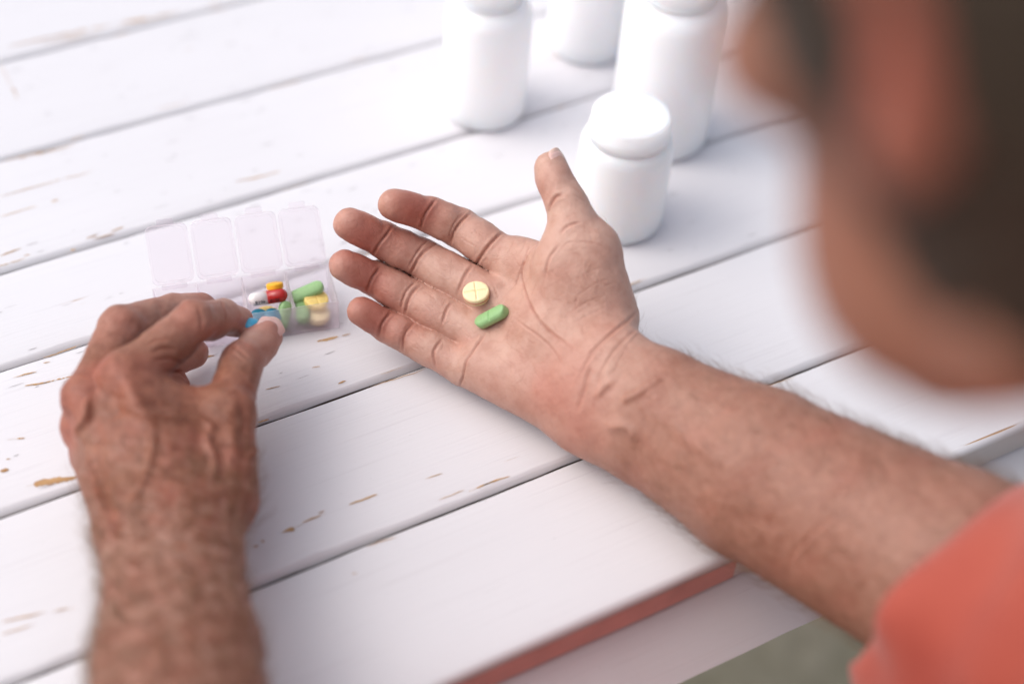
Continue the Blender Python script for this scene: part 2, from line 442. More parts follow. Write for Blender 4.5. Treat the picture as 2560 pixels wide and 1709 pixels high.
# ------------------------------------------------------------------ signed-distance modelling
F4 = np.float32
def smin(a, b, k):
    h = np.clip(.5+.5*(b-a)/k, 0, 1); return b+(a-b)*h-k*h*(1-h)
def smax(a, b, k): return -smin(-a, -b, k)
def d_cone(p, a, b, ra, rb):
    a = np.asarray(a, F4); ba = np.asarray(b, F4)-a; pa = p-a
    t = np.clip(pa@ba/(ba@ba), 0, 1)
    q = pa-t[:, None]*ba
    return np.sqrt(np.einsum('ij,ij->i', q, q))-(ra+(rb-ra)*t)
def d_ell(p, c, ax, r):
    q = (p-np.asarray(c, F4))@np.asarray(ax, F4).T
    r = np.asarray(r, F4); k0 = np.linalg.norm(q/r, axis=1); k1 = np.linalg.norm(q/(r*r), axis=1)
    return k0*(k0-1)/np.maximum(k1, 1e-6)
def d_tube(p, pts, ha, hb, wide):
    """elliptical limb through pts; ha half width along 'wide', hb half thickness"""
    best = None
    pts = [np.asarray(q, F4) for q in pts]
    for i in range(len(pts)-1):
        a, b = pts[i], pts[i+1]; ba = b-a; L2 = ba@ba; ax = ba/np.sqrt(L2)
        wv = np.asarray(wide[i] if isinstance(wide, list) else wide, F4); wv = wv-ax*(wv@ax); wv /= np.linalg.norm(wv); tv = np.cross(ax, wv)
        pa = p-a; t = np.clip(pa@ba/L2, 0, 1); q = pa-t[:, None]*ba
        A = ha[i]+(ha[i+1]-ha[i])*t; B = hb[i]+(hb[i+1]-hb[i])*t
        x = q@wv; y = q@tv; z = q@ax
        k0 = np.sqrt((x/A)**2+(y/B)**2+(z/np.minimum(A, B))**2)
        k1 = np.sqrt((x/A**2)**2+(y/B**2)**2+(z/np.minimum(A, B)**2)**2)
        d = np.where(k0 < 1e-4, -np.minimum(A, B), k0*(k0-1)/np.maximum(k1, 1e-6))
        best = d if best is None else smin(best, d, 6)
    return best
def spline(P, n):
    P = np.asarray(P, float); m = len(P)
    out = []
    for i in range(m-1):
        p0, p1, p2, p3 = P[max(i-1, 0)], P[i], P[i+1], P[min(i+2, m-1)]
        for t in np.linspace(0, 1, n, endpoint=False):
            out.append(.5*((2*p1)+(-p0+p2)*t+(2*p0-5*p1+4*p2-p3)*t*t+(-p0+3*p1-3*p2+p3)*t**3))
    out.append(P[-1]); return np.array(out)
def chunk(f, p, n=400000):
    return np.concatenate([f(p[i:i+n]) for i in range(0, len(p), n)]) if len(p) else np.zeros(0, F4)
def surface_nets(f, lo, hi, h):
    lo = np.asarray(lo, F4); S = 4; H = h*S
    nc = np.ceil((np.asarray(hi)-lo)/H).astype(int)+1
    g = np.stack(np.meshgrid(*[np.arange(k) for k in nc], indexing='ij'), -1).reshape(-1, 3).astype(F4)
    ctr = lo+(g+.5-.5/S)*H
    dc = chunk(f, ctr.astype(F4)).reshape(nc)
    act = np.abs(dc) < H*1.75
    D = np.repeat(np.repeat(np.repeat(dc, S, 0), S, 1), S, 2).astype(F4)
    am = np.repeat(np.repeat(np.repeat(act, S, 0), S, 1), S, 2)
    idx = np.argwhere(am)
    D[am] = chunk(f, (lo+idx.astype(F4)*h).astype(F4))
    s = D < 0
    cnt = np.zeros(tuple(np.array(D.shape)-1), np.uint8)
    offs = [(i, j, k) for i in (0, 1) for j in (0, 1) for k in (0, 1)]
    sh = D.shape
    sl = lambda o: tuple(slice(o[a], sh[a]-1+o[a]) for a in range(3))
    for o in offs: cnt += s[sl(o)]
    cells = np.argwhere((cnt > 0) & (cnt < 8))
    vid = np.full(cnt.shape, -1, np.int32); vid[tuple(cells.T)] = np.arange(len(cells))
    val = {o: D[cells[:, 0]+o[0], cells[:, 1]+o[1], cells[:, 2]+o[2]] for o in offs}
    acc = np.zeros((len(cells), 3), F4); num = np.zeros(len(cells), F4)
    for o in offs:
        for a in range(3):
            if o[a] == 0:
                o2 = list(o); o2[a] = 1; o2 = tuple(o2)
                v0, v1 = val[o], val[o2]; cr = (v0 < 0) != (v1 < 0)
                t = np.where(cr, v0/np.where(cr, v0-v1, 1), 0)
                pt = np.tile(np.array(o, F4), (len(cells), 1)); pt[:, a] += t
                acc += pt*cr[:, None]; num += cr
    verts = lo+(cells+acc/np.maximum(num, 1)[:, None])*h
    faces = []
    for a in range(3):
        b_, c_ = (a+1) % 3, (a+2) % 3
        n0 = [slice(1, sh[k]-1) for k in range(3)]; n0[a] = slice(0, sh[a]-1); n1 = list(n0); n1[a] = slice(1, sh[a])
        e = np.argwhere(s[tuple(n0)] != s[tuple(n1)])
        e = e+np.array([x_.start for x_ in n0])
        q = []
        for db, dc_ in ((-1, -1), (0, -1), (0, 0), (-1, 0)):
            c = e.copy(); c[:, b_] += db; c[:, c_] += dc_; q.append(vid[tuple(c.T)])
        q = np.stack(q, -1); neg = s[tuple(e.T)]
        q[~neg] = q[~neg][:, ::-1]
        faces.append(q)
    faces = np.concatenate(faces); faces = faces[(faces >= 0).all(1)]
    return verts.astype(F4), faces
def grad(f, p, e=.15):
    g = np.zeros_like(p)
    for a in range(3):
        d = np.zeros(3, F4); d[a] = e
        g[:, a] = chunk(f, p+d)-chunk(f, p-d)
    return g/np.maximum(np.linalg.norm(g, axis=1, keepdims=True), 1e-9)
def polish(f, v, it=2):
    for _ in range(it):
        n = grad(f, v); v = (v-n*np.clip(chunk(f, v), -.5, .5)[:, None]).astype(F4)
    return v, grad(f, v, .3)
def snoise(p, seed, wl, octv=5):
    r_ = np.random.default_rng(seed); out = np.zeros(len(p), F4)
    for k in range(octv*3):
        d = r_.normal(0, 1, 3); d /= np.linalg.norm(d); L = wl*r_.uniform(.5, 1.6)
        out += np.sin(p@(d*2*np.pi/L).astype(F4)+r_.uniform(0, 6.28))
    return out/math.sqrt(octv*3)
def trace(f, pts, t0=450, t1=1000):
    D = np.array([ray(*q) for q in pts], F4); t = np.full(len(D), t0, F4)
    for _ in range(90):
        d = f((CAM+D*t[:, None]).astype(F4)); t = np.minimum(t+d*.8, t1)
    P = CAM+D*t[:, None]; return P, np.abs(d) < 1.0
def crease_field(f, v, nrm, col, lines, conv):
    """lines: (pixel pts, width mm, depth mm, redness); traced onto the surface, then pressed in"""
    PP = [spline([conv(*q) if conv else q for q in pts], 7) for pts, _, _, _ in lines]
    allP, allok = trace(f, np.concatenate(PP)); c0 = 0
    for (pts, wd, dp, rd), pp in zip(lines, PP):
        P = allP[c0:c0+len(pp)]; ok = allok[c0:c0+len(pp)]; c0 += len(pp); P = P[ok]
        if len(P) < 2: continue
        P = P.astype(F4)
        seg = np.linalg.norm(np.diff(P, axis=0), axis=1); keep = seg < 8
        R = [P[:1]]
        for i in np.where(keep)[0]:
            m_ = max(1, int(seg[i]/.45)); R.append(P[i]+(P[i+1]-P[i])*(np.arange(1, m_+1)/m_)[:, None])
        R = np.concatenate(R).astype(F4)
        tap = np.clip(np.minimum(np.arange(len(R)), np.arange(len(R))[::-1])/(.22*len(R)), .15, 1).astype(F4)
        m4 = 3.6*wd
        near = np.where(((v > R.min(0)-m4) & (v < R.max(0)+m4)).all(1))[0]
        for c in range(0, len(near), 20000):
            ix = near[c:c+20000]; vp = v[ix]
            d2 = (vp*vp).sum(1)[:, None]+(R*R).sum(1)[None]-2*vp@R.T
            j = d2.argmin(1); d = np.linalg.norm(vp-R[j], axis=1); tp = tap[j]
            g = np.exp(-(d/wd)**2)*tp
            side = np.exp(-((d-2.1*wd)/(1.1*wd))**2)*(.22 if dp > 0 else .04)*tp
            v[ix] += nrm[ix]*(-dp*g+dp*side)[:, None]
            if rd: col[ix, 2] = np.maximum(col[ix, 2], np.clip(g*rd, 0, 1))

unit = lambda a: np.asarray(a, float)/np.linalg.norm(a)
def frame(x, yhint):
    x = unit(x); z = unit(np.cross(x, yhint)); y = np.cross(z, x); return np.array([x, y, z])
PALM = -fw                                     # the open palm looks at the camera

# ================================================================== right arm and open hand
def rp(x, y, z): return at(*z1(x, y), z)
RH = {   # joints: MCP, PIP, DIP, tip centre; radii
 'index':  ([rp(1345, 850, 53), rp(965, 600, 57), rp(765, 512, 64), rp(535, 447, 73)], [10.7, 10.4, 9.2, 8.2]),
 'middle': ([rp(1180, 1057, 42), rp(715, 797, 43), rp(468, 682, 52), rp(247, 575, 64)], [10.7, 10.6, 9.5, 8.4]),
 'ring':   ([rp(1080, 1272, 29), rp(652, 1066, 30), rp(408, 930, 37), rp(212, 846, 48)], [10.8, 10.4, 9.0, 8.1]),
 'little': ([rp(985, 1500, 17), rp(640, 1312, 19), rp(485, 1238, 22), rp(322, 1142, 31)], [9.8, 9.1, 8.2, 7.3]),
}
RW = at(1535, 990, 38); RM = at(1885, 1180, 42); RE = at(2375, 1433, 50)
RE2 = RE+unit(RE-RM)*70
T_CMC, T_MCP, T_IP, T_TIP = rp(1905, 1190, 50), rp(1800, 740, 78), rp(1660, 440, 92), rp(1563, 205, 101)
def finger_sdf(p, J, R, palm, fat=1.0):
    d = d_cone(p, J[0], J[1], R[0], R[1])
    d = smin(d, d_cone(p, J[1], J[2], R[1]*.97, R[2]), 2)
    d = smin(d, d_cone(p, J[2], J[3], R[2]*.97, R[3]), 2)
    ax = unit(J[3]-J[2])
    c = J[2]+(J[3]-J[2])*.62+palm*1.9
    d = smin(d, d_ell(p, c, frame(ax, palm), (11.5, R[3]*.80, R[3]*.98)), 2.5)
    for a, b, ra, rb, q in ((J[1], J[2], R[1], R[2], .5), (J[0], J[1], R[0], R[1], .66)):
        L = np.linalg.norm(b-a); m_ = a+(b-a)*q+palm*2.6; rr = (ra+rb)/2
        d = smin(d, d_ell(p, m_, frame(b-a, palm), (min(L*.45, 12.5), rr*.82, rr*.93)), 3)
    return d
def right_arm(p):
    p = p.astype(F4, copy=False)
    arm = d_tube(p, [RW-unit(RM-RW)*8, RW+unit(RM-RW)*22, RM, RE, RE2], [32.5, 33.0, 40, 46.5, 50], [22, 23, 33, 42, 46], up)
    # palm body
    d = None
    for k, (rm, rw, off) in {'index': (11.2, 14, 13), 'middle': (10.8, 14, 4), 'ring': (10.4, 14, -7), 'little': (10.0, 15, -16)}.items():
        J = RH[k][0]
        base = RW+unit(J[0]-RW)*10+up*off*.9-PALM*2
        c = d_cone(p, base, J[0]+unit(RW-J[0])*3-PALM*1.0, rw, rm)
        d = c if d is None else smin(d, c, 9)
    # hypothenar and thenar pads, ball of the hand
    hy0 = at(*z1(1560, 1640), 26); hy1 = at(*z1(1130, 1480), 21)
    d = smin(d, d_cone(p, hy0+PALM*3, hy1+PALM*4, 15.5, 11.5), 9)
    ax = frame(T_MCP-T_CMC, PALM)
    d = smin(d, d_ell(p, V(*z1(1745, 1015), dep(T_CMC)-4), ax, (36, 17.5, 23)), 8)
    d = smin(d, d_ell(p, V(*z1(1600, 1290), dep(RW)+14), frame(RW-RH['middle'][0][0], PALM), (26, 15, 20)), 10)
    th = d_cone(p, T_CMC, T_MCP, 17.5, 12.6)
    th = smin(th, d_cone(p, T_MCP, T_IP, 12.4, 10.2), 4)
    th = smin(th, d_cone(p, T_IP, T_TIP, 9.9, 8.0), 2.5)
    tax = unit(T_TIP-T_IP); tl = unit(-rt*.92-fw*.3); tl = unit(tl-tax*(tl@tax))
    th = smin(th, d_ell(p, T_IP+(T_TIP-T_IP)*.60+tl*2.6, frame(tax, tl), (14.5, 7.6, 9.6)), 2.5)
    th = smin(th, d_ell(p, T_MCP+(T_IP-T_MCP)*.55+tl*2.0, frame(T_IP-T_MCP, tl), (12.5, 10.0, 10.5)), 4)
    th = smin(th, d_ell(p, T_MCP-tl*3.5, np.eye(3), (13, 13, 13)), 5)
    # web of skin from thumb to index
    d = smin(d, d_cone(p, V(*z1(1335, 785), dep(RH['index'][0][0])+1), V(*z1(1590, 852), dep(T_MCP)+8), 10.5, 10), 7)
    d = smin(d, th, 8)
    # heel of thumb / radial wrist
    d = smin(d, arm, 14)
    fg = None
    for k in ('index', 'middle', 'ring', 'little'):
        J, R = RH[k]; c = finger_sdf(p, J, R, PALM)
        fg = c if fg is None else smin(fg, c, .7)
    d = smin(d, fg, 3.2)
    return d.astype(F4)
def bbox(pts, pad):
    P = np.array(pts); return P.min(0)-pad, P.max(0)+pad
allp = [RE2, RE, RM, RW, T_TIP, T_CMC]+[j for J, _ in RH.values() for j in J]
lo, hi = bbox(allp, 22); lo[2] = -8; hi[2] = max(hi[2], 112); lo -= np.array([14, 45, 0]); hi += np.array([45, 0, 5])
rv, rf = surface_nets(right_arm, lo, hi, .72)
rv, rn = polish(right_arm, rv)
print('right arm', len(rv), time.time()-T0)
rc = np.zeros((len(rv), 4), F4); rc[:, 3] = 1
def gauss(v, c, s): return np.exp(-((v-np.asarray(c, F4))**2).sum(1)/(s*s))
# colour: palm pink, forearm tanned, finger ends and heel of the hand redder
axr = unit(RM-RW)
sR = (rv-RW)@axr.astype(F4)
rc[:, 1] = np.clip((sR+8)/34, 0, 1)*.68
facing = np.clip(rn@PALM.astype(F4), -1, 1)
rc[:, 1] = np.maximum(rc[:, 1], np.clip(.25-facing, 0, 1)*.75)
for k, (J, R) in RH.items():
    rc[:, 0] += .85*gauss(rv, J[2]+(J[3]-J[2])*.55+PALM*5, 13)
    rc[:, 0] += .22*gauss(rv, J[1]*.5+J[2]*.5, 14)+.12*gauss(rv, J[0]*.4+J[1]*.6, 15)
rc[:, 0] += .30*gauss(rv, T_IP*.4+T_TIP*.6, 13)
rc[:, 0] += .60*gauss(rv, V(*z1(1500, 1760), dep(RW)-20), 27)+.18*gauss(rv, V(*z1(1130, 1500), 800), 20)
rc[:, 0] += .10*snoise(rv, 3, 26)
rc[:, 0] = np.clip(rc[:, 0], 0, 1)
rv += rn*((.14-.08*np.clip(sR/60, 0, 1))*snoise(rv, 1, 13)+.06*snoise(rv, 2, 5))[:, None]
W1 = [ # folds: finger joints (crop coordinates), width, depth, redness
 ([(812, 408), (775, 455), (735, 520), (702, 612)], .8, .85, .8),
 ([(1046, 490), (985, 545), (930, 620), (898, 712)], .8, .8, .75), ([(1010, 490), (950, 545), (910, 610), (888, 690)], .6, .5, .5),
 ([(975, 500), (930, 560), (905, 620)], .5, .35, .3),
 ([(1280, 605), (1215, 650), (1150, 720), (1100, 790), (1075, 835)], .9, .9, .7),
 ([(528, 588), (480, 650), (430, 715), (395, 785)], .8, .9, .85),
 ([(815, 700), (745, 745), (690, 810), (640, 905)], .8, .8, .75), ([(775, 665), (715, 720), (660, 800), (625, 870)], .6, .6, .6),
 ([(740, 690), (690, 750), (650, 830)], .5, .35, .35),
 ([(1050, 840), (1015, 885), (975, 960), (945, 1040)], .8, .7, .55), ([(1025, 850), (985, 920), (960, 980)], .5, .4, .35),
 ([(452, 848), (405, 905), (375, 960), (358, 1015)], .8, .8, .75),
 ([(715, 965), (660, 1015), (625, 1085), (605, 1175)], .8, .75, .75), ([(685, 940), (625, 1000), (590, 1075), (580, 1150)], .6, .55, .55),
 ([(935, 1075), (895, 1110), (865, 1170), (845, 1240)], .7, .6, .5), ([(915, 1065), (880, 1120), (850, 1190)], .5, .4, .35),
 ([(520, 1140), (480, 1190), (450, 1240), (432, 1320)], .8, .7, .7),
 ([(690, 1205), (640, 1240), (600, 1310), (592, 1415)], .8, .7, .7), ([(660, 1200), (610, 1250), (580, 1310), (570, 1390)], .6, .45, .45),
 ([(855, 1320), (815, 1370), (795, 1430), (815, 1520)], .8, .6, .5), ([(845, 1330), (795, 1390), (780, 1450)], .5, .4, .4),
 # long fine creases on the phalanges
 ([(665, 1180), (720, 1235), (780, 1275)], .4, .25, .35), ([(640, 1200), (700, 1260), (760, 1310)], .4, .25, .35), ([(630, 1240), (680, 1300), (740, 1350)], .4, .25, .35), ([(700, 1170), (760, 1210), (820, 1260)], .4, .22, .3),
 ([(700, 1000), (760, 1030), (820, 1080)], .4, .2, .25), ([(680, 1060), (740, 1100), (800, 1150)], .4, .2, .25), ([(790, 790), (860, 830), (930, 880)], .4, .2, .2), ([(770, 850), (830, 890), (900, 940)], .4, .2, .2),
 ([(1010, 590), (1080, 620), (1160, 650)], .4, .2, .2), ([(960, 660), (1020, 690), (1080, 730)], .4, .2, .2),
 # palm lines
 ([(1510, 690), (1442, 735), (1398, 800), (1368, 890), (1385, 990), (1425, 1100), (1480, 1195), (1560, 1280), (1660, 1355), (1760, 1420)], .7, .75, .65),
 ([(1617, 714), (1562, 775), (1532, 850), (1522, 925)], .8, .5, .5),
 ([(1420, 700), (1390, 790), (1360, 880), (1325, 965), (1270, 1030)], .6, .5, .5),
 ([(1312, 1178), (1385, 1240), (1480, 1305), (1570, 1390), (1640, 1500)], .6, .45, .45),
 ([(1155, 1250), (1110, 1315), (1050, 1400), (1005, 1475), (985, 1570), (960, 1640)], .75, .75, .7),
 ([(1090, 1290), (1050, 1320), (1000, 1335)], .5, .3, .35), ([(1165, 940), (1200, 1010), (1222, 1085)], .5, .4, .4), ([(1140, 880), (1110, 830), (1150, 790)], .4, .25, .3),
 ([(1240, 690), (1210, 780), (1190, 850)], .45, .28, .3), ([(1330, 660), (1290, 740), (1250, 800)], .45, .25, .25), ([(1400, 650), (1380, 720), (1330, 800)], .45, .25, .25),
 ([(1290, 740), (1340, 830), (1400, 880)], .4, .2, .2), ([(1550, 800), (1510, 830), (1440, 850)], .4, .25, .25),
 ([(1530, 900), (1500, 980), (1470, 1010)], .4, .22, .25), ([(1600, 780), (1660, 700), (1730, 690), (1850, 700), (1960, 750)], .5, .3, .3), ([(1640, 760), (1750, 730), (1880, 745)], .4, .22, .25),
 ([(1620, 640), (1650, 600), (1700, 575), (1760, 560)], .8, .55, .5), ([(1640, 560), (1680, 520), (1740, 500)], .4, .2, .25),
 ([(1548, 500), (1560, 440), (1595, 395), (1640, 380)], .9, .9, .8), ([(1560, 490), (1585, 430), (1625, 400), (1690, 390)], .5, .35, .4),
 ([(1680, 330), (1720, 345), (1750, 370)], .5, .3, .3), ([(1690, 380), (1740, 395), (1790, 430)], .5, .3, .3),
 ([(1700, 1060), (1780, 1010), (1850, 960), (1950, 930)], .5, .25, .2), ([(1690, 1150), (1780, 1090), (1880, 1050)], .5, .25, .2), ([(1640, 1250), (1740, 1200), (1860, 1140), (1960, 1090)], .5, .25, .2), ([(1720, 950), (1800, 890), (1880, 860)], .5, .2, .15),
 ([(1600, 1190), (1680, 1180), (1780, 1190)], .4, .2, .2), ([(1560, 1420), (1600, 1350), (1690, 1330)], .4, .25, .25),
 ([(1250, 1330), (1330, 1400), (1420, 1440)], .4, .18, .2), ([(1190, 1400), (1260, 1480), (1350, 1530)], .4, .18, .15), ([(1330, 1120), (1300, 1200), (1330, 1260)], .4, .25, .25),
 # wrist
 ([(2140, 1130), (2030, 1230), (1930, 1310), (1850, 1390), (1790, 1480), (1740, 1580), (1700, 1680)], .9, .8, .6),
 ([(2210, 1200), (2080, 1290), (1980, 1390), (1920, 1480), (1860, 1590)], .8, .6, .45), ([(1700, 1480), (1790, 1430), (1900, 1330), (2050, 1200)], .6, .4, .35),
 ([(2200, 1230), (2110, 1310), (2040, 1400), (1990, 1500), (1960, 1580)], .6, .4, .3),
]
wr_ = np.random.default_rng(77)
for _ in range(95):      # fine branching lines of the palm and the insides of the fingers
    x0, y0 = wr_.uniform(960, 1950), wr_.uniform(720, 1560)
    if y0 < 1500-.75*(x0-700) or y0 > 1240+.62*(x0-700): continue
    a_ = rad(wr_.choice([62, 20, 110])+wr_.normal(0, 14)); L_ = wr_.uniform(35, 110); c_ = wr_.normal(0, .25)
    W1.append(([(x0, y0), (x0+L_*.5*math.cos(a_), y0+L_*.5*math.sin(a_)), (x0+L_*math.cos(a_+c_), y0+L_*math.sin(a_+c_))], .42, wr_.uniform(.14, .28), wr_.uniform(.15, .35)))
for J_a, J_b in (((965, 600), (1140, 740)), ((757, 510), (950, 590)), ((715, 797), (985, 945)), ((480, 690), (690, 790)), ((650, 1066), (885, 1160)), ((425, 940), (620, 1050)), ((635, 1310), (800, 1420))):
    J_a, J_b = np.array(J_a, float), np.array(J_b, float); u_ = (J_b-J_a)/np.linalg.norm(J_b-J_a); v_ = np.array([-u_[1], u_[0]])
    for _ in range(6):
        q0 = J_a+(J_b-J_a)*wr_.uniform(.1, .5)+v_*wr_.uniform(-70, 70); q1 = q0+u_*wr_.uniform(35, 90)+v_*wr_.normal(0, 9)
        W1.append(([tuple(q0), tuple((q0+q1)/2+v_*wr_.normal(0, 4)), tuple(q1)], .4, wr_.uniform(.15, .26), .25))
crease_field(right_arm, rv, rn, rc, [(p_, w_*.8, d_*(1.3 if w_ > .55 else 1.05)*(.6 if p_[0][0] > 1980 else 1), min(1, r_*1.2)*(.7 if p_[0][0] > 1980 else 1)) for p_, w_, d_, r_ in W1], z1)
W5 = [([(215, 470), (235, 430), (275, 395), (305, 375)], 1.5, -1.5, 0), ([(318, 478), (345, 455), (385, 438), (415, 405)], 1.7, -2.2, 0), ([(405, 410), (440, 400), (465, 375)], 1.4, -1.0, 0),
      ([(245, 560), (285, 570), (320, 565), (355, 590), (372, 640)], 2.0, -2.0, 0), ([(400, 480), (500, 545), (620, 645), (740, 730)], 3.2, -1.2, 0), ([(290, 300), (250, 380), (215, 450)], 2.4, -.9, 0),
      ([(520, 400), (640, 470), (800, 560)], 3.0, -.6, 0), ([(965, 1150), (985, 1070), (1060, 990), (1185, 895)], 1.2, .55, .25), ([(975, 1120), (1010, 1050), (1080, 985), (1190, 890)], .9, -.6, 0),
      ([(200, 330), (175, 420), (140, 520)], .9, .6, .4), ([(250, 330), (225, 420), (205, 520)], .8, .5, .35), ([(700, 900), (830, 930), (960, 950)], 2.5, .5, .1)]
crease_field(right_arm, rv, rn, rc, [(p_, w_*1.2, d_*(.8 if d_ < 0 else .7), r_) for p_, w_, d_, r_ in W5], z5)
print('right details', time.time()-T0)

# ================================================================== left arm and pinching hand
def lp(x, y, z): return at(*z2(x, y), z)
LW = lp(505, 1010, 44); LM = lp(525, 1450, 52); LE = lp(545, 2250, 66)
LE2 = LE+unit(LE-LM)*60
DORS = unit(-fw*.92+up*.1-rt*.25)
LH = {
 'index':  ([lp(330, 400, 60), lp(590, 188, 66), lp(700, 172, 49), lp(755, 186, 38)], [11.6, 10.2, 8.7, 7.6]),
 'middle': ([lp(190, 480, 50), lp(312, 208, 52), lp(510, 150, 36), lp(615, 140, 28)], [11.4, 10.6, 9.2, 8.2]),
 'ring':   ([lp(185, 590, 34), lp(300, 340, 28), lp(500, 330, 16), lp(585, 305, 14)], [11, 9.4, 8.4, 7.4]),
 'little': ([lp(220, 700, 20), lp(320, 500, 14), lp(440, 440, 10), lp(510, 420, 9)], [10, 8.4, 7.6, 6.8]),
}
L_CMC, L_MCP, L_IP, L_TIP = lp(705, 860, 42), lp(712, 545, 50), lp(768, 345, 46), lp(858, 246, 37)
def left_arm(p):
    p = p.astype(F4, copy=False)
    wide = rt
    arm = d_tube(p, [LW+unit(LW-LM)*6, LW+unit(LM-LW)*14, LM, LE, LE2], [29.5, 29, 33, 42, 46], [20, 20, 26, 36, 42], wide)
    d = None
    for k, (rm, off) in {'index': (12.2, 10), 'middle': (12, 2), 'ring': (11.6, -8), 'little': (11, -14)}.items():
        J = LH[k][0]
        c = d_cone(p, LW+unit(J[0]-LW)*8+rt*off, J[0], 15.5, rm)
        d = c if d is None else smin(d, c, 8)
    d = smin(d, d_ell(p, lp(430, 700, 40), frame(LW-LH['middle'][0][0], DORS), (42, 16, 30)), 10)
    th = d_cone(p, L_CMC, L_MCP, 15.5, 12.2)
    th = smin(th, d_cone(p, L_MCP, L_IP, 12.0, 10.3), 4)
    th = smin(th, d_cone(p, L_IP, L_TIP, 10.0, 8.3), 2.5)
    tax = unit(L_TIP-L_IP)
    th = smin(th, d_ell(p, L_IP+(L_TIP-L_IP)*.6-DORS*2.4, frame(tax, DORS), (14.5, 8, 9.6)), 2.5)
    th = smin(th, d_ell(p, L_MCP+rt*1.5+DORS*2.0, np.eye(3), (12.5, 12.5, 12.5)), 4)
    web = d_ell(p, lp(590, 620, 42), frame(L_MCP-LH['index'][0][0], DORS), (24, 9.5, 22))
    web = smin(web, d_cone(p, lp(480, 520, 48), lp(620, 560, 43), 9.5, 8), 6)
    d = smin(d, smin(th, web, 8), 9)
    d = smin(d, arm, 14)
    fg = None
    for k in ('index', 'middle', 'ring', 'little'):
        J, R = LH[k]
        c = finger_sdf(p, J, R, unit(np.cross(np.cross(J[3]-J[0], DORS), J[3]-J[0])*-1.0))
        # bony knuckles
        c = smin(c, d_ell(p, J[0]+DORS*4.0, np.eye(3), (9.5, 9.5, 9.5)), 4)
        c = smin(c, d_ell(p, J[1]+DORS*1.5, np.eye(3), (9.2, 9.2, 9.2)), 3)
        fg = c if fg is None else smin(fg, c, .8)
    d = smin(d, fg, 5)
    return d.astype(F4)
allp = [LE2, LE, LM, LW, L_TIP, L_CMC, L_MCP]+[j for J, _ in LH.values() for j in J]
lo, hi = bbox(allp, 20); lo[2] = -4; hi[2] += 14; lo -= np.array([30, 30, 0]); hi += np.array([30, 0, 12])
lv, lf = surface_nets(left_arm, lo, hi, .78)
lv, ln = polish(left_arm, lv)
print('left arm', len(lv), time.time()-T0)
lc = np.zeros((len(lv), 4), F4); lc[:, 3] = 1
lc[:, 1] = .95
for k, (J, R) in LH.items():
    lc[:, 0] += .35*gauss(lv, J[3], 14)+.30*gauss(lv, J[1], 13)+.32*gauss(lv, J[0]+DORS*8, 13)
    lc[:, 1] -= .55*gauss(lv, (J[2]+J[3])/2, 22)+.35*gauss(lv, J[1], 20)
lc[:, 0] += .35*gauss(lv, L_TIP, 14)+.25*gauss(lv, L_IP, 12); lc[:, 1] -= .6*gauss(lv, L_TIP, 24)+.3*gauss(lv, L_IP, 16)
lc[:, 0] += .12*snoise(lv, 13, 24)+.06; lc[:, 1] += .06*snoise(lv, 14, 30)
sL0 = np.clip(((lv-LW)@unit(LM-LW).astype(F4)+70)/80, 0, 1)
lc[:, 1] += np.clip((sL0-.75)*4, 0, 1)*-.22+sL0*(-.04+.17*snoise(lv, 31, 8)+.12*snoise(lv, 32, 4)); lc[:, 0] += sL0*np.clip(.10*snoise(lv, 33, 9), 0, 1)
lc = np.clip(lc, 0, 1)
lv += ln*(.22*snoise(lv, 11, 15)+.08*snoise(lv, 12, 5))[:, None]
W2 = [([(160, 640), (150, 600), (178, 560), (185, 520), (180, 470)], 2.2, -1.8, 0), ([(265, 960), (225, 860), (205, 760), (165, 650)], 2.4, -1.6, 0),
      ([(300, 1050), (275, 940), (240, 830), (235, 780)], 2.6, 1.1, .25), ([(420, 560), (430, 660), (410, 760), (370, 850), (310, 920)], 2.2, -1.1, 0),
      ([(280, 480), (340, 520), (430, 550), (560, 560), (640, 580), (690, 640)], 2.2, -1.1, 0), ([(660, 560), (640, 650), (670, 720), (650, 800)], 2.4, -1.0, 0),
      ([(290, 380), (360, 480), (420, 590)], 4.0, -1.0, 0), ([(720, 560), (735, 660), (715, 760)], 3.2, -.9, 0), ([(760, 470), (780, 560), (770, 640)], 2.5, .6, .15),
      ([(300, 450), (285, 500), (300, 560)], 6, 1.2, .1), ([(200, 520), (215, 600), (230, 680)], 5, 1.0, .1),
      ([(400, 285), (440, 260), (500, 255)], .9, .5, .4), ([(420, 310), (470, 290), (530, 300)], .9, .6, .45), ([(430, 340), (490, 330), (545, 350)], .9, .6, .45), ([(470, 380), (530, 380), (575, 430)], 1.0, .7, .5), ([(590, 445), (560, 420), (530, 400)], .8, .5, .4),
      ([(600, 130), (615, 180), (610, 240)], .9, .5, .4), ([(690, 110), (705, 160), (700, 200)], .9, .5, .4), ([(640, 120), (650, 180), (640, 235)], .7, .3, .3),
      ([(720, 280), (760, 300), (800, 330)], .9, .7, .5), ([(715, 300), (755, 325), (790, 350)], .8, .5, .4), ([(735, 250), (780, 275), (825, 305)], .7, .4, .35),
      ([(705, 470), (750, 460), (790, 490)], .9, .5, .3), ([(300, 1080), (420, 1000), (560, 985), (700, 1010)], 1.8, .4, .1), ([(300, 1020), (420, 950), (560, 935), (690, 960)], 1.6, .35, .1),
      ([(790, 700), (815, 690), (826, 650)], 2.0, -.9, 0)]
crease_field(left_arm, lv, ln, lc, [(p_, w_*.85, d_*(1.65 if d_ < 0 else 1.4), min(1, r_*1.4)) for p_, w_, d_, r_ in W2], z2)
print('left details', time.time()-T0)

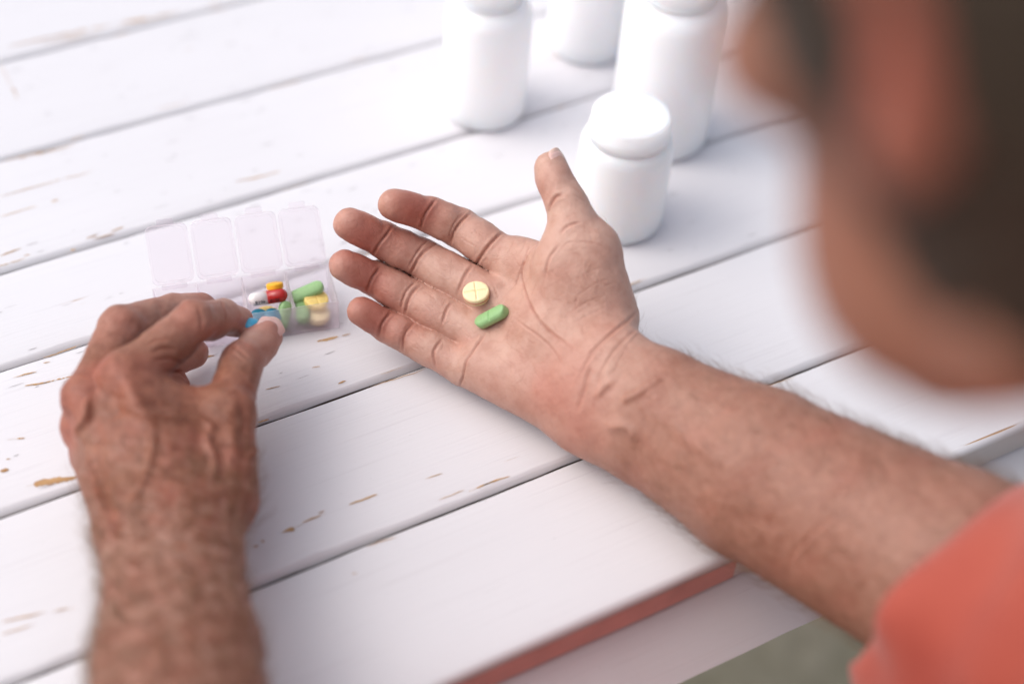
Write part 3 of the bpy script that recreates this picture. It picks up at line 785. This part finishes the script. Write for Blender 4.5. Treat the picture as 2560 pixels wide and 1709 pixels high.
# ================================================================== head
HC = V(3018, -333, 283)                         # centre of the skull; head bent forward over the hands
vd = lambda a, b_, c_: unit(rt*a+up*b_-fw*c_)
HU = vd(-.30, .84, .45); HF = vd(-.45, .291, -.844); HF = unit(HF-HU*(HF@HU)); HL = np.cross(HU, HF)
def hp(l, f_, u_): return HC+HL*l+HF*f_+HU*u_
HAX = np.array([HL, HF, HU])
NECK0 = hp(0, -38, -55); NECK1 = np.array([315, 80, 275.])
def head_sdf(p):
    p = p.astype(F4, copy=False)
    d = d_ell(p, hp(0, 0, 5), HAX, (74, 94, 82))
    d = smin(d, d_ell(p, hp(0, 32, -48), HAX, (58, 58, 66)), 22)
    d = smin(d, d_cone(p, hp(0, 76, -116), hp(0, 55, -84), 19, 30), 16)
    for s in (1, -1):
        d = smin(d, d_cone(p, hp(s*50, 6, -72), hp(s*18, 76, -116), 15, 17), 14)
        d = smin(d, d_ell(p, hp(s*48, 62, -22), HAX, (20, 20, 16)), 12)
        d = smin(d, d_ell(p, hp(s*32, 54, -64), HAX, (27, 28, 30)), 14)
        d = smin(d, d_ell(p, hp(s*38, 52, -80), HAX, (25, 25, 25)), 14)
        d = smax(d, -d_ell(p, hp(s*30, 92, 2), HAX, (16, 10, 11)), 8)
        d = smin(d, d_ell(p, hp(s*30, 78, 0), HAX, (12, 12, 12)), 2)
        # ear: flat shell with rim and lobe
        e = HAX.copy(); e[0] = unit(HL*s*.9-HF*.42); e[1] = unit(np.cross(HU, e[0])*1.0); e[2] = np.cross(e[0], e[1])
        ear = d_ell(p, hp(s*79, -10, 4), e, (5.0, 10, 27))
        ear = smax(ear, -d_ell(p, hp(s*86, -5, 6), e, (6, 6, 15)), 4)
        ear = smin(ear, d_ell(p, hp(s*76, 0, -20), HAX, (6, 7, 9)), 4)
        d = smin(d, ear, 4)
    d = smin(d, d_cone(p, hp(0, 88, 8), hp(0, 108, -28), 7, 11), 7)
    d = smin(d, d_ell(p, hp(0, 94, -58), HAX, (24, 9, 6)), 4); d = smin(d, d_ell(p, hp(0, 92, -70), HAX, (21, 9, 6.5)), 3)
    d = smin(d, d_cone(p, NECK0, NECK1, 54, 60), 14)
    return d.astype(F4)
lo, hi = HC-150, HC+150
lo[2] = NECK1[2]-70; lo[1] = NECK1[1]-70
hv, hf = surface_nets(head_sdf, lo, hi, 2.6)
hv, hn = polish(head_sdf, hv)
hcol = np.zeros((len(hv), 4), F4); hcol[:, 3] = 1; hcol[:, 1] = .75
for s in (1, -1): hcol[:, 0] += .9*gauss(hv, hp(s*80, -10, 2), 26)
hcol[:, 0] += .2*gauss(hv, hp(0, 105, -25), 22)+.12; hcol = np.clip(hcol, 0, 1)
def hair_sdf(p):
    p = p.astype(F4, copy=False)
    d = d_ell(p, hp(0, -2, 8), HAX, (81, 99, 90))
    d = smin(d, d_ell(p, hp(0, -42, -48), HAX, (64, 52, 52)), 16)
    d = smin(d, d_ell(p, hp(0, 8, -52), HAX, (65, 58, 58)), 14)      # sideburns and beard along the jaw
    l, f_, u_ = [((p-HC.astype(F4))@a.astype(F4)) for a in HAX]
    # hairline: in front of the ears it ends above the temples, behind it runs down to the nape
    front = f_-np.where(u_ > 30, 52+.35*(u_-30), 46+.05*(u_-30))
    d = smax(d, front.astype(F4), 6)
    d = smax(d, (-98-u_).astype(F4), 5)
    for s in (1, -1): d = smax(d, -d_ell(p, hp(s*84, -8, 0), HAX, (22, 4, 20)), 4)
    return (d+1.2*np.sin(p@np.array([.5, .2, .3], F4))*np.sin(p@np.array([-.2, .45, .25], F4))).astype(F4)
av, af = surface_nets(hair_sdf, HC-150, HC+135, 2.6)

# ================================================================== person
person = empty('person', (300, 90, -330), 'man in a red short sleeved shirt, one palm open, the other hand picking a pill', 'person')
PO = np.array([300, 90, -330.])
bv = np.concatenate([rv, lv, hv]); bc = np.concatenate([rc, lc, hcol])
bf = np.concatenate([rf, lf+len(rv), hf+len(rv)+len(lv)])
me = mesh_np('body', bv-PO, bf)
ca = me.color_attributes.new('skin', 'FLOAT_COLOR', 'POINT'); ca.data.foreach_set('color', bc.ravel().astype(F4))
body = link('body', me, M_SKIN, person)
link('hair', mesh_np('hair', av-PO, af), M_HAIR, person)
# shirt: torso with two short sleeves, hollow where the arms and neck come out
SHR = np.array([410, 66, 206.]); SHL = np.array([140, 10, 215.])
RS0, RS1 = V(2560, 1620, 645), SHR
HEM0 = V(2337, 1345, 592); HEMN = unit(unit(RS0-RS1)*.55+unit(-rt*.546+up*.838))
LS0 = LE+unit(LE-LM)*18
def shirt_sdf(p):
    p = p.astype(F4, copy=False)
    t = d_tube(p, [np.array([320, 40, -320.]), np.array([320, 40, 20.]), np.array([310, 35, 185.])], [150, 155, 140], [85, 90, 65], np.array([1.0, -.05, 0]))
    t = smin(t, d_ell(p, np.array([300, 95, -70.]), np.eye(3), (165, 128, 170)), 30)      # belly close to the table edge
    rs = d_cone(p, RS0+unit(RS0-RS1)*50, RS1, 62, 76)
    cut = (p-HEM0.astype(F4))@HEMN.astype(F4)
    cut = cut+2.0*np.sin(p@np.array([.06, -.04, .05], F4))+.8*np.sin(p@np.array([-.1, .13, .07], F4))
    rs = smin(rs, d_cone(p, RS0+(RS1-RS0)*.3, V(2135, 1475, 628), 48, 10), 14)
    rs = smax(rs, cut.astype(F4), 4)
    rs = smax(rs, ((p-V(2165, 1600, 600).astype(F4))@unit(-rt*.96-up*.27).astype(F4)).astype(F4), 5)
    rs = rs+1.6*np.sin(p@(unit([.3, -1, .5])*.16).astype(F4)+.8*np.sin(p@np.array([.05, .03, .04], F4)))
    ls = d_cone(p, LS0, SHL, 58, 76)
    ls = smax(ls, ((p-LS0.astype(F4))@unit(LS0-SHL).astype(F4)).astype(F4), 4)
    d = smin(smin(t, rs, 26), ls, 26)
    d = smin(d, d_cone(p, SHR, NECK1-[20, 10, 34], 58, 56), 30); d = smin(d, d_cone(p, SHL, NECK1-[20, 10, 34], 58, 56), 30)
    # openings
    inner = d_cone(p, RS0+unit(RS0-RS1)*90, RS0-unit(RS0-RS1)*25, 53, 52)
    d = smax(d, -inner, 2)
    d = smax(d, -d_cone(p, LS0+unit(LS0-SHL)*60, LS0-unit(LS0-SHL)*30, 54, 54), 2)
    d = smax(d, (-(p[:, 2]+310)).astype(F4), 3)
    return d.astype(F4)
sv, sf = surface_nets(shirt_sdf, (-60, -110, -330), (680, 340, 330), 4.0)
link('shirt', mesh_np('shirt', sv-PO, sf), M_RED, person)
print('person', time.time()-T0)

# nails
def nail(tip, axis, normal, length, width, curve, lift, parent):
    ax = unit(axis); nn = unit(normal-ax*(normal@ax)); sd_ = np.cross(ax, nn)
    for name, q0, q1, mm in (('thumb_nail', 0, .88, M_NAIL), ('nail_free_edge', .88, 1.0, M_NAILT)):
        nu, nv = 10, 12; vs = []
        for i in range(nu+1):
            q = q0+(q1-q0)*i/nu
            wd = width*(.80+.2*math.sin(min(1, q*1.6)*math.pi/2))*(1-.35*max(0, q-.86)/.14 if q > .86 else 1)
            back = 1-.9*max(0, .14-q)/.14
            for j in range(nv+1):
                a = (j/nv-.5)*2
                sag = curve*(1-math.sqrt(max(0, 1-(a*.86)**2)))
                vs.append(tip+ax*(-length*(1-q)+ (1-a*a)*1.2*(1 if q > .5 else -1)*abs(q-.5)*2)+sd_*a*wd*.5*(back**.3 if q < .14 else 1)+nn*(lift-sag-.5*q*q*1.2))
        vs = np.array(vs); f = [(i*(nv+1)+j, i*(nv+1)+j+1, (i+1)*(nv+1)+j+1, (i+1)*(nv+1)+j) for i in range(nu) for j in range(nv)]
        me = mesh_np(name, vs-PO, f)
        o = link(name, me, mm, parent)
        sm = o.modifiers.new('solid', 'SOLIDIFY'); sm.thickness = .0005; sm.offset = 0
tnorm = unit(rt*.76-fw*.62+up*.05)
nail(T_TIP+unit(T_TIP-T_IP)*6.0, T_TIP-T_IP, tnorm, 14.5, 12.5, 4.0, 7.6, body)
nail(L_TIP+unit(L_TIP-L_IP)*7.6, L_TIP-L_IP, unit(DORS+rt*.35), 14, 13.5, 4.0, 7.8, body)

# body hair: fine curved strands, one stuff mesh
def strands(verts, nrm, mask, count, axis, lmin, lmax, radius, seed, lift=.35):
    r_ = np.random.default_rng(seed); ix = np.where(mask > 0)[0]
    pr = mask[ix]; ix = r_.choice(ix, size=count, p=pr/pr.sum())
    P = verts[ix]; Nn = nrm[ix]
    tdir = axis[None]-Nn*(Nn@axis)[:, None]; tdir /= np.maximum(np.linalg.norm(tdir, axis=1, keepdims=True), 1e-6)
    b = np.cross(Nn, tdir); ang = r_.normal(.35, .65, count)[:, None]
    d0 = tdir*np.cos(ang)+b*np.sin(ang)
    L = r_.uniform(lmin, lmax, count)[:, None]; lf_ = (lift*r_.uniform(.4, 1.8, count))[:, None]
    curl = b*r_.normal(0, .35, count)[:, None]
    K = 5; rings = []
    for k in range(K):
        t = k/(K-1)
        c = P+d0*L*t+Nn*(L*lf_*(t-.55*t*t*(1.2))-.1)+curl*L*t*t*.8
        rr = radius*(1-.8*t)
        e1 = Nn; e2 = b
        rings.append(np.stack([c+e1*rr, c-e1*rr*.5+e2*rr*.87, c-e1*rr*.5-e2*rr*.87], 1))
    A = np.stack(rings, 1).reshape(-1, 3)      # count,K,3
    base = (np.arange(count)*K*3)[:, None, None]; kk = (np.arange(K-1)*3)[None, :, None]; jj = np.arange(3)[None, None]
    j2 = (jj+1) % 3
    f = np.stack([base+kk+jj, base+kk+j2, base+kk+3+j2, base+kk+3+jj], -1).reshape(-1, 4)
    return A, f
mR = np.clip((sR-6)/45, 0, 1)*np.clip(.9-facing*.72, .10, 1)
A1, f1 = strands(rv, rn, mR, 6500, unit(RW-RM)*1.0+up*.25, 6, 13, .075, 21, .8)
thr = gauss(rv, T_CMC*.75+RW*.25-PALM*10, 26)*np.clip(.4-facing, 0, 1)
A1b, f1b = strands(rv, rn, thr, 320, unit(RW-RM)+up*.2, 5, 11, .075, 22, .8)
sL = (lv-LW)@unit(LM-LW).astype(F4)
fl = np.clip(ln@DORS.astype(F4), -1, 1)
mL = np.clip((sL+55)/60, .0, 1)*np.clip(fl+.75, 0, 1)
A2, f2 = strands(lv, ln, mL, 8500, unit(LW-LM)-rt*.35, 6, 14, .10, 23, .75)
hv_ = np.concatenate([A1, A1b, A2]); hf_ = np.concatenate([f1, f1b+len(A1), f2+len(A1)+len(A1b)])
tag(link('arm_hair', mesh_np('arm_hair', hv_-PO, hf_), M_HAIRB, body), kind='stuff')

# ================================================================== bottles
def bottle(name, base_px, rad_mm, top_h, cap_r, cap_h, shoulder, label, group=None, cap_style='tall'):
    b = at(*base_px)
    root = empty(name, (b[0], b[1], .35), label, 'pill bottle', group)
    R_ = rad_mm; H_ = top_h
    bm = bmesh.new()
    pr = [(0, 1.2), (R_*.62, .9), (R_*.80, 0), (R_*.90, .3), (R_*.965, 1.8), (R_, 5.0)]
    pr += [(R_, H_-shoulder-2.5), (R_*.995, H_-shoulder)]
    for q in np.linspace(.12, 1, 9):
        pr.append((cap_r*.93+(R_-cap_r*.93)*math.cos(q*math.pi/2), H_-shoulder+shoulder*math.sin(q*math.pi/2)))
    pr += [(cap_r*.93, H_+cap_h*.5), (0, H_+cap_h*.5)]
    bm_lathe(bm, pr, 72); link('bottle_body', mesh_bm('bottle_body', bm), M_BOTTLE, root)
    bm = bmesh.new(); c0 = H_+.8
    if cap_style == 'jar':
        pr = [(cap_r*.94, c0), (cap_r*1.0, c0), (cap_r*1.0, c0+cap_h*.34), (cap_r*.985, c0+cap_h*.38), (cap_r*.985, c0+cap_h*.44), (cap_r*.965, c0+cap_h*.46), (cap_r*.955, c0+cap_h*.9), (cap_r*.93, c0+cap_h*.985), (cap_r*.90, c0+cap_h),
              (cap_r*.86, c0+cap_h-.5), (2.2, c0+cap_h-.6), (1.4, c0+cap_h-.2), (0, c0+cap_h-.1)]
    else:
        pr = [(cap_r*.94, c0), (cap_r, c0), (cap_r, c0+cap_h*.18), (cap_r*.97, c0+cap_h*.2), (cap_r*.97, c0+cap_h*.24), (cap_r, c0+cap_h*.26), (cap_r*.99, c0+cap_h*.93), (cap_r*.95, c0+cap_h), (cap_r*.85, c0+cap_h), (0, c0+cap_h-.4)]
    bm_lathe(bm, pr, 72); link('cap', mesh_bm('cap', bm), M_CAP, root)
    return root
bottle('pill_bottle', (1208, 272), 26.0, 80, 18.5, 17, 11, 'white plastic pill bottle standing alone left of the other bottles, straddling a plank seam')
bottle('pill_bottle', (1466, 112), 26.5, 82, 18.5, 17, 11, 'white plastic pill bottle at the back, half hidden behind the tall bottle')
bottle('pill_bottle', (1643, 335), 30.5, 100, 22, 18, 12, 'large tall white pill bottle right behind the short jar')
bottle('pill_jar', (1541, 545), 26.3, 61, 22.8, 14.0, 8.0, 'short white jar with a wide flat cap beside the raised thumb', cap_style='jar')

# ================================================================== pills
def tablet(name, c, normal, dia, th, mats, label, score=None, spin=0.0, groove=1.0, band=False, domed=.25):
    n = unit(normal); x = unit(rt-n*(rt@n)); y = np.cross(n, x)
    x, y = x*math.cos(spin)+y*math.sin(spin), -x*math.sin(spin)+y*math.cos(spin)
    root = empty(name, c, label, 'pill')
    r_ = dia/2
    nr, na = 22, 96
    def top(sign):
        vs = [(0, 0, 0)]; fs = []
        for i in range(1, nr+1):
            for j in range(na):
                a = 2*math.pi*j/na; vs.append((r_*.965*i/nr*math.cos(a), r_*.965*i/nr*math.sin(a), 0))
        vs = np.array(vs); rr = np.hypot(vs[:, 0], vs[:, 1])
        z = th/2+domed*th*(1-(rr/r_)**2)-.25*np.clip((rr/r_-.85)/.12, 0, 1)**2
        if sign > 0 and score:
            if 'x' in score: z -= groove*.42*np.exp(-(vs[:, 1]/.34)**2)*(np.abs(vs[:, 0]) < r_*.84)
            if 'y' in score: z -= groove*.42*np.exp(-(vs[:, 0]/.34)**2)*(np.abs(vs[:, 1]) < r_*.84)
        vs[:, 2] = z*sign
        fs = [(0, 1+j, 1+(j+1) % na) for j in range(na)]
        q = [(1+(i-1)*na+j, 1+i*na+j, 1+i*na+(j+1) % na, 1+(i-1)*na+(j+1) % na) for i in range(1, nr) for j in range(na)]
        return vs, fs, q, z[-1]
    bm = bmesh.new(); B = np.array([x, y, n])
    zr = None; rims = []
    for s in (1, -1):
        vs, fs, q, zr = top(s)
        bv_ = [bm.verts.new(v @ B) for v in vs]
        for f in list(fs)+list(q): bm.faces.new([bv_[i] for i in f])
        rims.append(bv_[-na:])
    prev = rims[0]
    for (ro, zz) in ((1.0, zr-.35), (1.0, zr-.7), (1.0, -zr+.7), (1.0, -zr+.35)):
        ring = [bm.verts.new(np.array([r_*ro*math.cos(2*math.pi*j/na), r_*ro*math.sin(2*math.pi*j/na), zz]) @ B) for j in range(na)]
        for j in range(na): bm.faces.new((prev[j], prev[(j+1) % na], ring[(j+1) % na], ring[j]))
        prev = ring
    for j in range(na): bm.faces.new((prev[j], prev[(j+1) % na], rims[1][(j+1) % na], rims[1][j]))
    link('tablet_body', mesh_bm('tablet_body', bm), mats[0], root)
    if band:
        bm = bmesh.new(); prev = None
        for (ro, zz) in ((.99, .30*th*.5), (1.018, .26*th*.5), (1.018, -.42*th*.5), (.99, -.46*th*.5)):
            ring = [bm.verts.new(np.array([r_*ro*math.cos(2*math.pi*j/na), r_*ro*math.sin(2*math.pi*j/na), zz]) @ B) for j in range(na)]
            if prev:
                for j in range(na): bm.faces.new((prev[j], prev[(j+1) % na], ring[(j+1) % na], ring[j]))
            prev = ring
        link('middle_layer', mesh_bm('middle_layer', bm), mats[1], root)
    return root
def caplet(name, c, axis, normal, L, wd, th, mat_, label, score=True):
    x = unit(axis); n = unit(np.asarray(normal)-x*(np.asarray(normal)@x)); y = np.cross(n, x)
    root = empty(name, c, label, 'pill')
    nu, nv = 80, 40; vs = []; r_ = wd/2; hl = L/2-r_
    for i in range(nu+1):
        a = -math.pi/2+math.pi*i/nu    # map to length
        s = (i/nu*2-1)*L/2
        e = max(0, abs(s)-hl); hw = math.sqrt(max(1e-4, r_*r_-e*e))
        for j in range(nv):
            ph = 2*math.pi*j/nv
            cy, cz = math.cos(ph), math.sin(ph)
            yy = hw*np.sign(cy)*abs(cy)**.38
            k = min(1, hw/r_*1.0)
            zz = th/2*np.sign(cz)*abs(cz)**.9*(.62+.38*k**.6)*(1-.22*(abs(yy)/r_)**2)
            if score and cz > 0: zz -= .8*math.exp(-(s/.38)**2)*(1 if abs(yy) < r_*.85 else .3)
            vs.append(x*s+y*yy+n*zz)
    f = [(i*nv+j, i*nv+(j+1) % nv, (i+1)*nv+(j+1) % nv, (i+1)*nv+j) for i in range(nu) for j in range(nv)]
    me = mesh_np('caplet_body', np.array(vs), f)
    bmx = bmesh.new(); bmx.from_mesh(me); bmx.verts.ensure_lookup_table()
    bmx.faces.new([bmx.verts[j] for j in range(nv)]); bmx.faces.new([bmx.verts[nu*nv+j] for j in range(nv)])
    bmesh.ops.recalc_face_normals(bmx, faces=bmx.faces); bmx.to_mesh(me); bmx.free()
    link('caplet_body', me, mat_, root); return root
# the two pills lying in the palm
def on_palm(x, y, lift):
    P, ok = trace(right_arm, [z1(x, y)]); n = grad(right_arm, P.astype(F4), 3.0)[0]
    return P[0]+n*lift, n
c, n = on_palm(1087, 1030, 2.7)
tablet('round_tablet', c, unit(-fw*.80+up*.62-rt*.06), 13.4, 4.3, (M_YELP, M_PINKB), 'round pale yellow tablet with a cross score and pink middle layer on the open palm', 'xy', .12, 1.5, band=True, domed=.10)
c, n = on_palm(1200, 1180, 3.2)
a0, _ = on_palm(1110, 1215, 3.2); a1, _ = on_palm(1295, 1130, 3.2)
caplet('caplet', c, a1-a0, unit(-fw*.8+up*.6-rt*.1), 19.2, 7.8, 5.8, M_GREEN, 'oblong green caplet with a score line on the open palm')

# ================================================================== pill organiser
BL = at(380, 722, 19.5); BR = at(820, 660, 19.5)
ex = unit((BR-BL)*[1, 1, 0]); ey = np.cross([0, 0, 1.0], ex); LEN = float(np.linalg.norm((BR-BL)[:2])); WID = 30.0; HT = 19.5
BO = np.array([BL[0], BL[1], 0.5])-ey*WID        # front-left corner on the table
ang = math.atan2(ex[1], ex[0])
org = empty('pill_organizer', BO, 'translucent pink four compartment pill box with its lids open', 'pill box', rotz=ang)
WT = 1.1
bm = bmesh.new()
bm_box(bm, (0, 0, 0), (LEN, WID, 1.2), .35, 2)
bm_box(bm, (0, 0, 1.25), (LEN, WT, HT), .35, 2); bm_box(bm, (0, WID-WT, 1.25), (LEN, WID, HT), .35, 2)
bm_box(bm, (0, WT+.05, 1.25), (WT, WID-WT-.05, HT), .35, 2); bm_box(bm, (LEN-WT, WT+.05, 1.25), (LEN, WID-WT-.05, HT), .35, 2)
link('tray', mesh_bm('tray', bm), M_FROST, org, False)
for k in (1, 2, 3):
    bm = bmesh.new(); bm_box(bm, (LEN*k/4-.5, WT+.05, 1.25), (LEN*k/4+.5, WID-WT-.05, HT-.6), .3, 2)
    link('divider', mesh_bm('divider', bm), M_FROST, org, False)
def rrect(w_, h_, r_, n=6):
    pts = []
    for cx_, cy_, a0_ in ((w_-r_, h_-r_, 0), (r_, h_-r_, 90), (r_, r_, 180), (w_-r_, r_, 270)):
        for i in range(n+1):
            a = rad(a0_+90*i/n); pts.append((cx_+r_*math.cos(a), cy_+r_*math.sin(a)))
    return pts
LW_, LH_ = LEN/4-1.6, WID+1.0
LT = rad(40)
for k in range(4):
    bm = bmesh.new()
    o_ = rrect(LW_, LH_, 3.2); i_ = [(1.5+x*(LW_-3.0)/LW_, 1.5+y*(LH_-3.0)/LH_) for x, y in o_]
    nn_ = len(o_)
    def loop(pts, z): return [bm.verts.new((x, y, z)) for x, y in pts]
    A = loop(o_, 0); B = loop(o_, 3.0); C = loop(i_, 3.0); D = loop(i_, 1.0)
    for P_, Q_ in ((A, B), (B, C), (C, D)):
        for j in range(nn_): bm.faces.new((P_[j], P_[(j+1) % nn_], Q_[(j+1) % nn_], Q_[j]))
    bm.faces.new(A[::-1]); bm.faces.new(D)
    lid = link('lid', mesh_bm('lid', bm), M_LID, org, False)
    tl_ = LT+rad((0, -1.5, 2.0, -1)[k])
    lid.location = ((LEN*k/4+.8)*.001, (WID+.6)*.001, (HT+.3)*.001); lid.rotation_euler = (tl_, 0, 0)
    bm = bmesh.new(); bm_box(bm, (LW_*.30, LH_+.05, .3), (LW_*.70, LH_+3.4, 1.8), .6, 2)
    link('lid_tab', mesh_bm('lid_tab', bm), M_LID, lid, False)
    bm = bmesh.new(); bm_box(bm, (LW_*.2, -2.6, -.2), (LW_*.8, -.08, .9), .3, 2)
    link('hinge', mesh_bm('hinge', bm), M_LID, lid, False)

def inbox(cx_, cy_, z): return BO+ex*cx_+ey*cy_+np.array([0, 0, z])
comp = LEN/4
# third compartment
def capsule(c, axis, face, L, dia, label):
    x = unit(axis); n = unit(np.asarray(face)-x*(np.asarray(face)@x)); y = np.cross(n, x)
    root = empty('capsule', c, label, 'pill'); r_ = dia/2; hl = L/2-r_
    B = np.array([y, n, x])
    def half(s0, s1, rr, dome, name, mm):
        bm = bmesh.new()
        pr = [(rr, s0), (rr, s1)]
        sg = 1 if dome > 0 else -1
        pr += [(rr*math.cos(q), s1+sg*rr*math.sin(q)) for q in np.linspace(.1, math.pi/2, 14)]
        pr[-1] = (0, pr[-1][1])
        pr = [(rr*.9, s0)]+pr
        bm_lathe(bm, pr, 48)
        for v_ in bm.verts: v_.co = Vector(np.array(v_.co) @ B)
        return link(name, mesh_bm(name, bm), mm, root)
    half(-.5, hl, r_, 1, 'red_half', M_CAPR); half(.3, -hl, r_*.955, -1, 'white_half', M_CAPW)
    for off, rr in ((3.2, r_), (-4.4, r_*.955)):
        cu = bpy.data.curves.new('t', 'FONT'); cu.body = '4618'; cu.size = 2.7; cu.align_x = 'CENTER'; cu.align_y = 'CENTER'
        cu.offset = .03
        ob = bpy.data.objects.new('t', cu); COL.objects.link(ob)
        dg = bpy.context.evaluated_depsgraph_get(); tm = bpy.data.meshes.new_from_object(ob.evaluated_get(dg))
        bpy.data.objects.remove(ob)
        bmx = bmesh.new(); bmx.from_mesh(tm); bmesh.ops.triangulate(bmx, faces=bmx.faces)
        bmesh.ops.subdivide_edges(bmx, edges=bmx.edges, cuts=2)
        for v_ in bmx.verts:
            s = off-v_.co.x; a = -v_.co.y/rr-.62          # printed upside down as the sitter sees it
            q = y*(rr+.05)*math.sin(-a)*-1+n*(rr+.05)*math.cos(a)
            v_.co = Vector(x*s+q)
        link('printed_number', mesh_bm('printed_number', bmx), M_INK, root, False)
    return root
cam_dir = -fw
capsule(inbox(comp*2+11.4, 14.5, 16.0), ex+np.array([0, 0, .02]), -fw, 21.0, 7.3, 'red and white capsule printed 4618 lying on top in the pill box')
tablet('round_tablet', inbox(comp*2+16.3, 21.0, 17.2), unit(ey*.55+np.array([0, 0, .8])), 9.0, 3.0, (M_ORANGE,), 'orange yellow tablet standing on edge behind the red and white capsule', domed=.15)
tablet('round_tablet', inbox(comp*2+5.2, 7.2, 9.0), unit(np.array([-.1, -.25, 1])), 9.5, 4.4, (M_BLUE,), 'dark teal tablet at the left wall under the white half of the capsule', domed=.3)
tablet('round_tablet', inbox(comp*2+12.0, 5.9, 9.3), unit(np.array([.1, -.35, 1])), 9.2, 4.6, (M_BLUE,), 'dark teal tablet at the front wall under the red half of the capsule', domed=.35)
caplet('caplet', inbox(comp*2+18.2, 6.8, 9.0), ey*.6+ex*.3+np.array([0, 0, .5]), np.array([.2, -.6, .8]), 15, 7, 5.4, M_GREEN, 'green caplet in the corner right of the teal tablets', False)
tablet('round_tablet', inbox(comp*2+10.5, 12.0, 5.2), np.array([.15, .1, 1.]), 12.5, 4.0, (M_YEL, M_PINKB), 'yellow tablet at the bottom under the teal tablets', 'x', band=False)
# fourth compartment
caplet('caplet', inbox(comp*3+9.2, 16.5, 13.6), ex+ey*.10+np.array([0, 0, .30]), -fw*.5+np.array([0, 0, .5]), 19.0, 7.6, 5.8, M_GREEN, 'large green caplet lying slanted on top in the end compartment', False)
tablet('round_tablet', inbox(comp*3+13.2, 12.4, 11.0), unit(np.array([.12, -.22, 1])), 13.0, 3.8, (M_YEL, M_PINKB), 'scored yellow tablet under the large green caplet in the end compartment', 'xy', .4, domed=.12)
caplet('caplet', inbox(comp*3+5.2, 8.6, 8.2), ey+ex*.12+np.array([0, 0, .12]), np.array([0, -.3, 1]), 15.0, 7.4, 5.4, M_GREEN, 'green caplet at the left of the end compartment beside the scored yellow tablet', False)
tablet('round_tablet', inbox(comp*3+13.0, 7.9, 4.6), np.array([.05, -.08, 1.]), 13.0, 4.0, (M_YELP, M_PINKB), 'pale yellow tablet showing through the front wall of the end compartment')
# pill between finger and thumb
c = (LH['index'][0][3]+L_TIP)/2
tablet('round_tablet', c+up*1.0-fw*3, unit(up*.8-fw*.5), 9.6, 4.6, (M_SKYB,), 'bright blue tablet pinched between index finger and thumb', domed=.35)

# ================================================================== worn paint
CH = [((20, 118), (172, 84), 1.6), ((110, 96), (275, 62), 2.2), ((305, 58), (372, 47), 2.4), ((388, 45), (440, 32), 2.6),
      ((48, 398), (140, 374), 1.5), ((80, 388), (190, 360), 1.1), ((170, 355), (212, 343), 1.0), ((0, 492), (232, 426), .9), ((0, 543), (92, 517), .9), ((128, 505), (148, 500), 1.4), ((588, 455), (700, 426), 1.7),
      ((0, 640), (52, 621), 1.6), ((276, 580), (313, 569), 1.5), ((216, 597), (244, 589), 1.2), ((60, 641), (76, 637), 1), ((176, 626), (190, 623), 1.4),
      ((793, 855), (846, 843), 2.6), ((855, 840), (876, 835), 1.0), ((451, 905), (535, 889), 2.6), ((32, 945), (92, 930), 1.0), ((62, 965), (118, 955), 1.4), ((110, 957), (185, 940), 1.3),
      ((18, 1100), (62, 1096), 1.6), ((0, 1178), (22, 1172), 3), ((66, 1216), (190, 1192), 5.2), ((15, 1148), (27, 1146), 1), ((845, 960), (866, 954), 1.6), ((780, 920), (800, 916), .9), ((664, 974), (700, 965), .7),
      ((705, 1332), (756, 1308), 3.4), ((756, 1306), (812, 1286), 1.3), ((622, 1368), (645, 1361), 1.2), ((650, 1356), (661, 1352), 1.6), ((873, 1262), (944, 1237), 1.4), ((1062, 1198), (1105, 1183), .7), ((1203, 1216), (1275, 1190), 1.3),
      ((0, 1556), (115, 1530), 1.4), ((130, 1528), (188, 1518), .8), ((5, 1585), (90, 1560), .9), ((795, 1283), (812, 1278), .8), ((880, 1435), (892, 1431), .8),
      ((645, 1056), (672, 1048), 1.4), ((108, 908), (125, 903), 1.0), ((1345, 158), (1420, 136), 1.3), ((25, 215), (38, 232), 2.0), ((38, 232), (41, 250), .9), ((0, 160), (26, 216), .5)]
for i, (a, b, wd) in enumerate(CH): chip(a, b, wd*.8, 300+i)
def pxl(p):      # where a table point falls in the photograph
    d = np.asarray(p, float)-CAM; z = d@fw; return (1280+FPX*(d@rt)/z, 854.5-FPX*(d@up)/z)
cr_ = np.random.default_rng(4)
for i in range(34):      # thin worn lines where the boards' arrises have rubbed bare
    k = int(cr_.integers(1, 7)); x0 = cr_.uniform(70, 300) if cr_.random() < .75 else cr_.uniform(300, 480)
    y0 = SEAMS[k]+cr_.choice([3.8, 4.6, 6.5, -2.6])+cr_.normal(0, .4); L_ = cr_.uniform(6, 34)
    chip(pxl((x0, y0, 0)), pxl((x0+L_, y0+cr_.normal(0, .35), 0)), cr_.uniform(.35, .9), 900+i)
for k in range(2, 6):    # short grey scratches and cracks in the paint, one mesh per board
    vs, fs = [], []
    for i in range(46):
        x0 = cr_.uniform(55, 300) if i < 32 else cr_.uniform(300, 520); y0 = cr_.uniform(SEAMS[k]+6, SEAMS[k+1]-6); L_ = cr_.uniform(1.2, 9); w_ = cr_.uniform(.06, .22); dy = cr_.normal(0, .25)
        b_ = len(vs)
        for t_ in (0, .35, .7, 1):
            wq = w_*(.2+math.sin(math.pi*min(.95, max(.05, t_)))); yy = y0+dy*t_+cr_.normal(0, .08)
            vs += [(x0+L_*t_, yy+wq, .30), (x0+L_*t_, yy-wq, .30)]
        fs += [(b_+2*j, b_+2*j+1, b_+2*j+3, b_+2*j+2) for j in range(3)]
    tag(link('paint_scratches', mesh_np('paint_scratches', np.array(vs)-TO, fs), M_SCR, planks[k]), kind='stuff')
print('script', time.time()-T0)
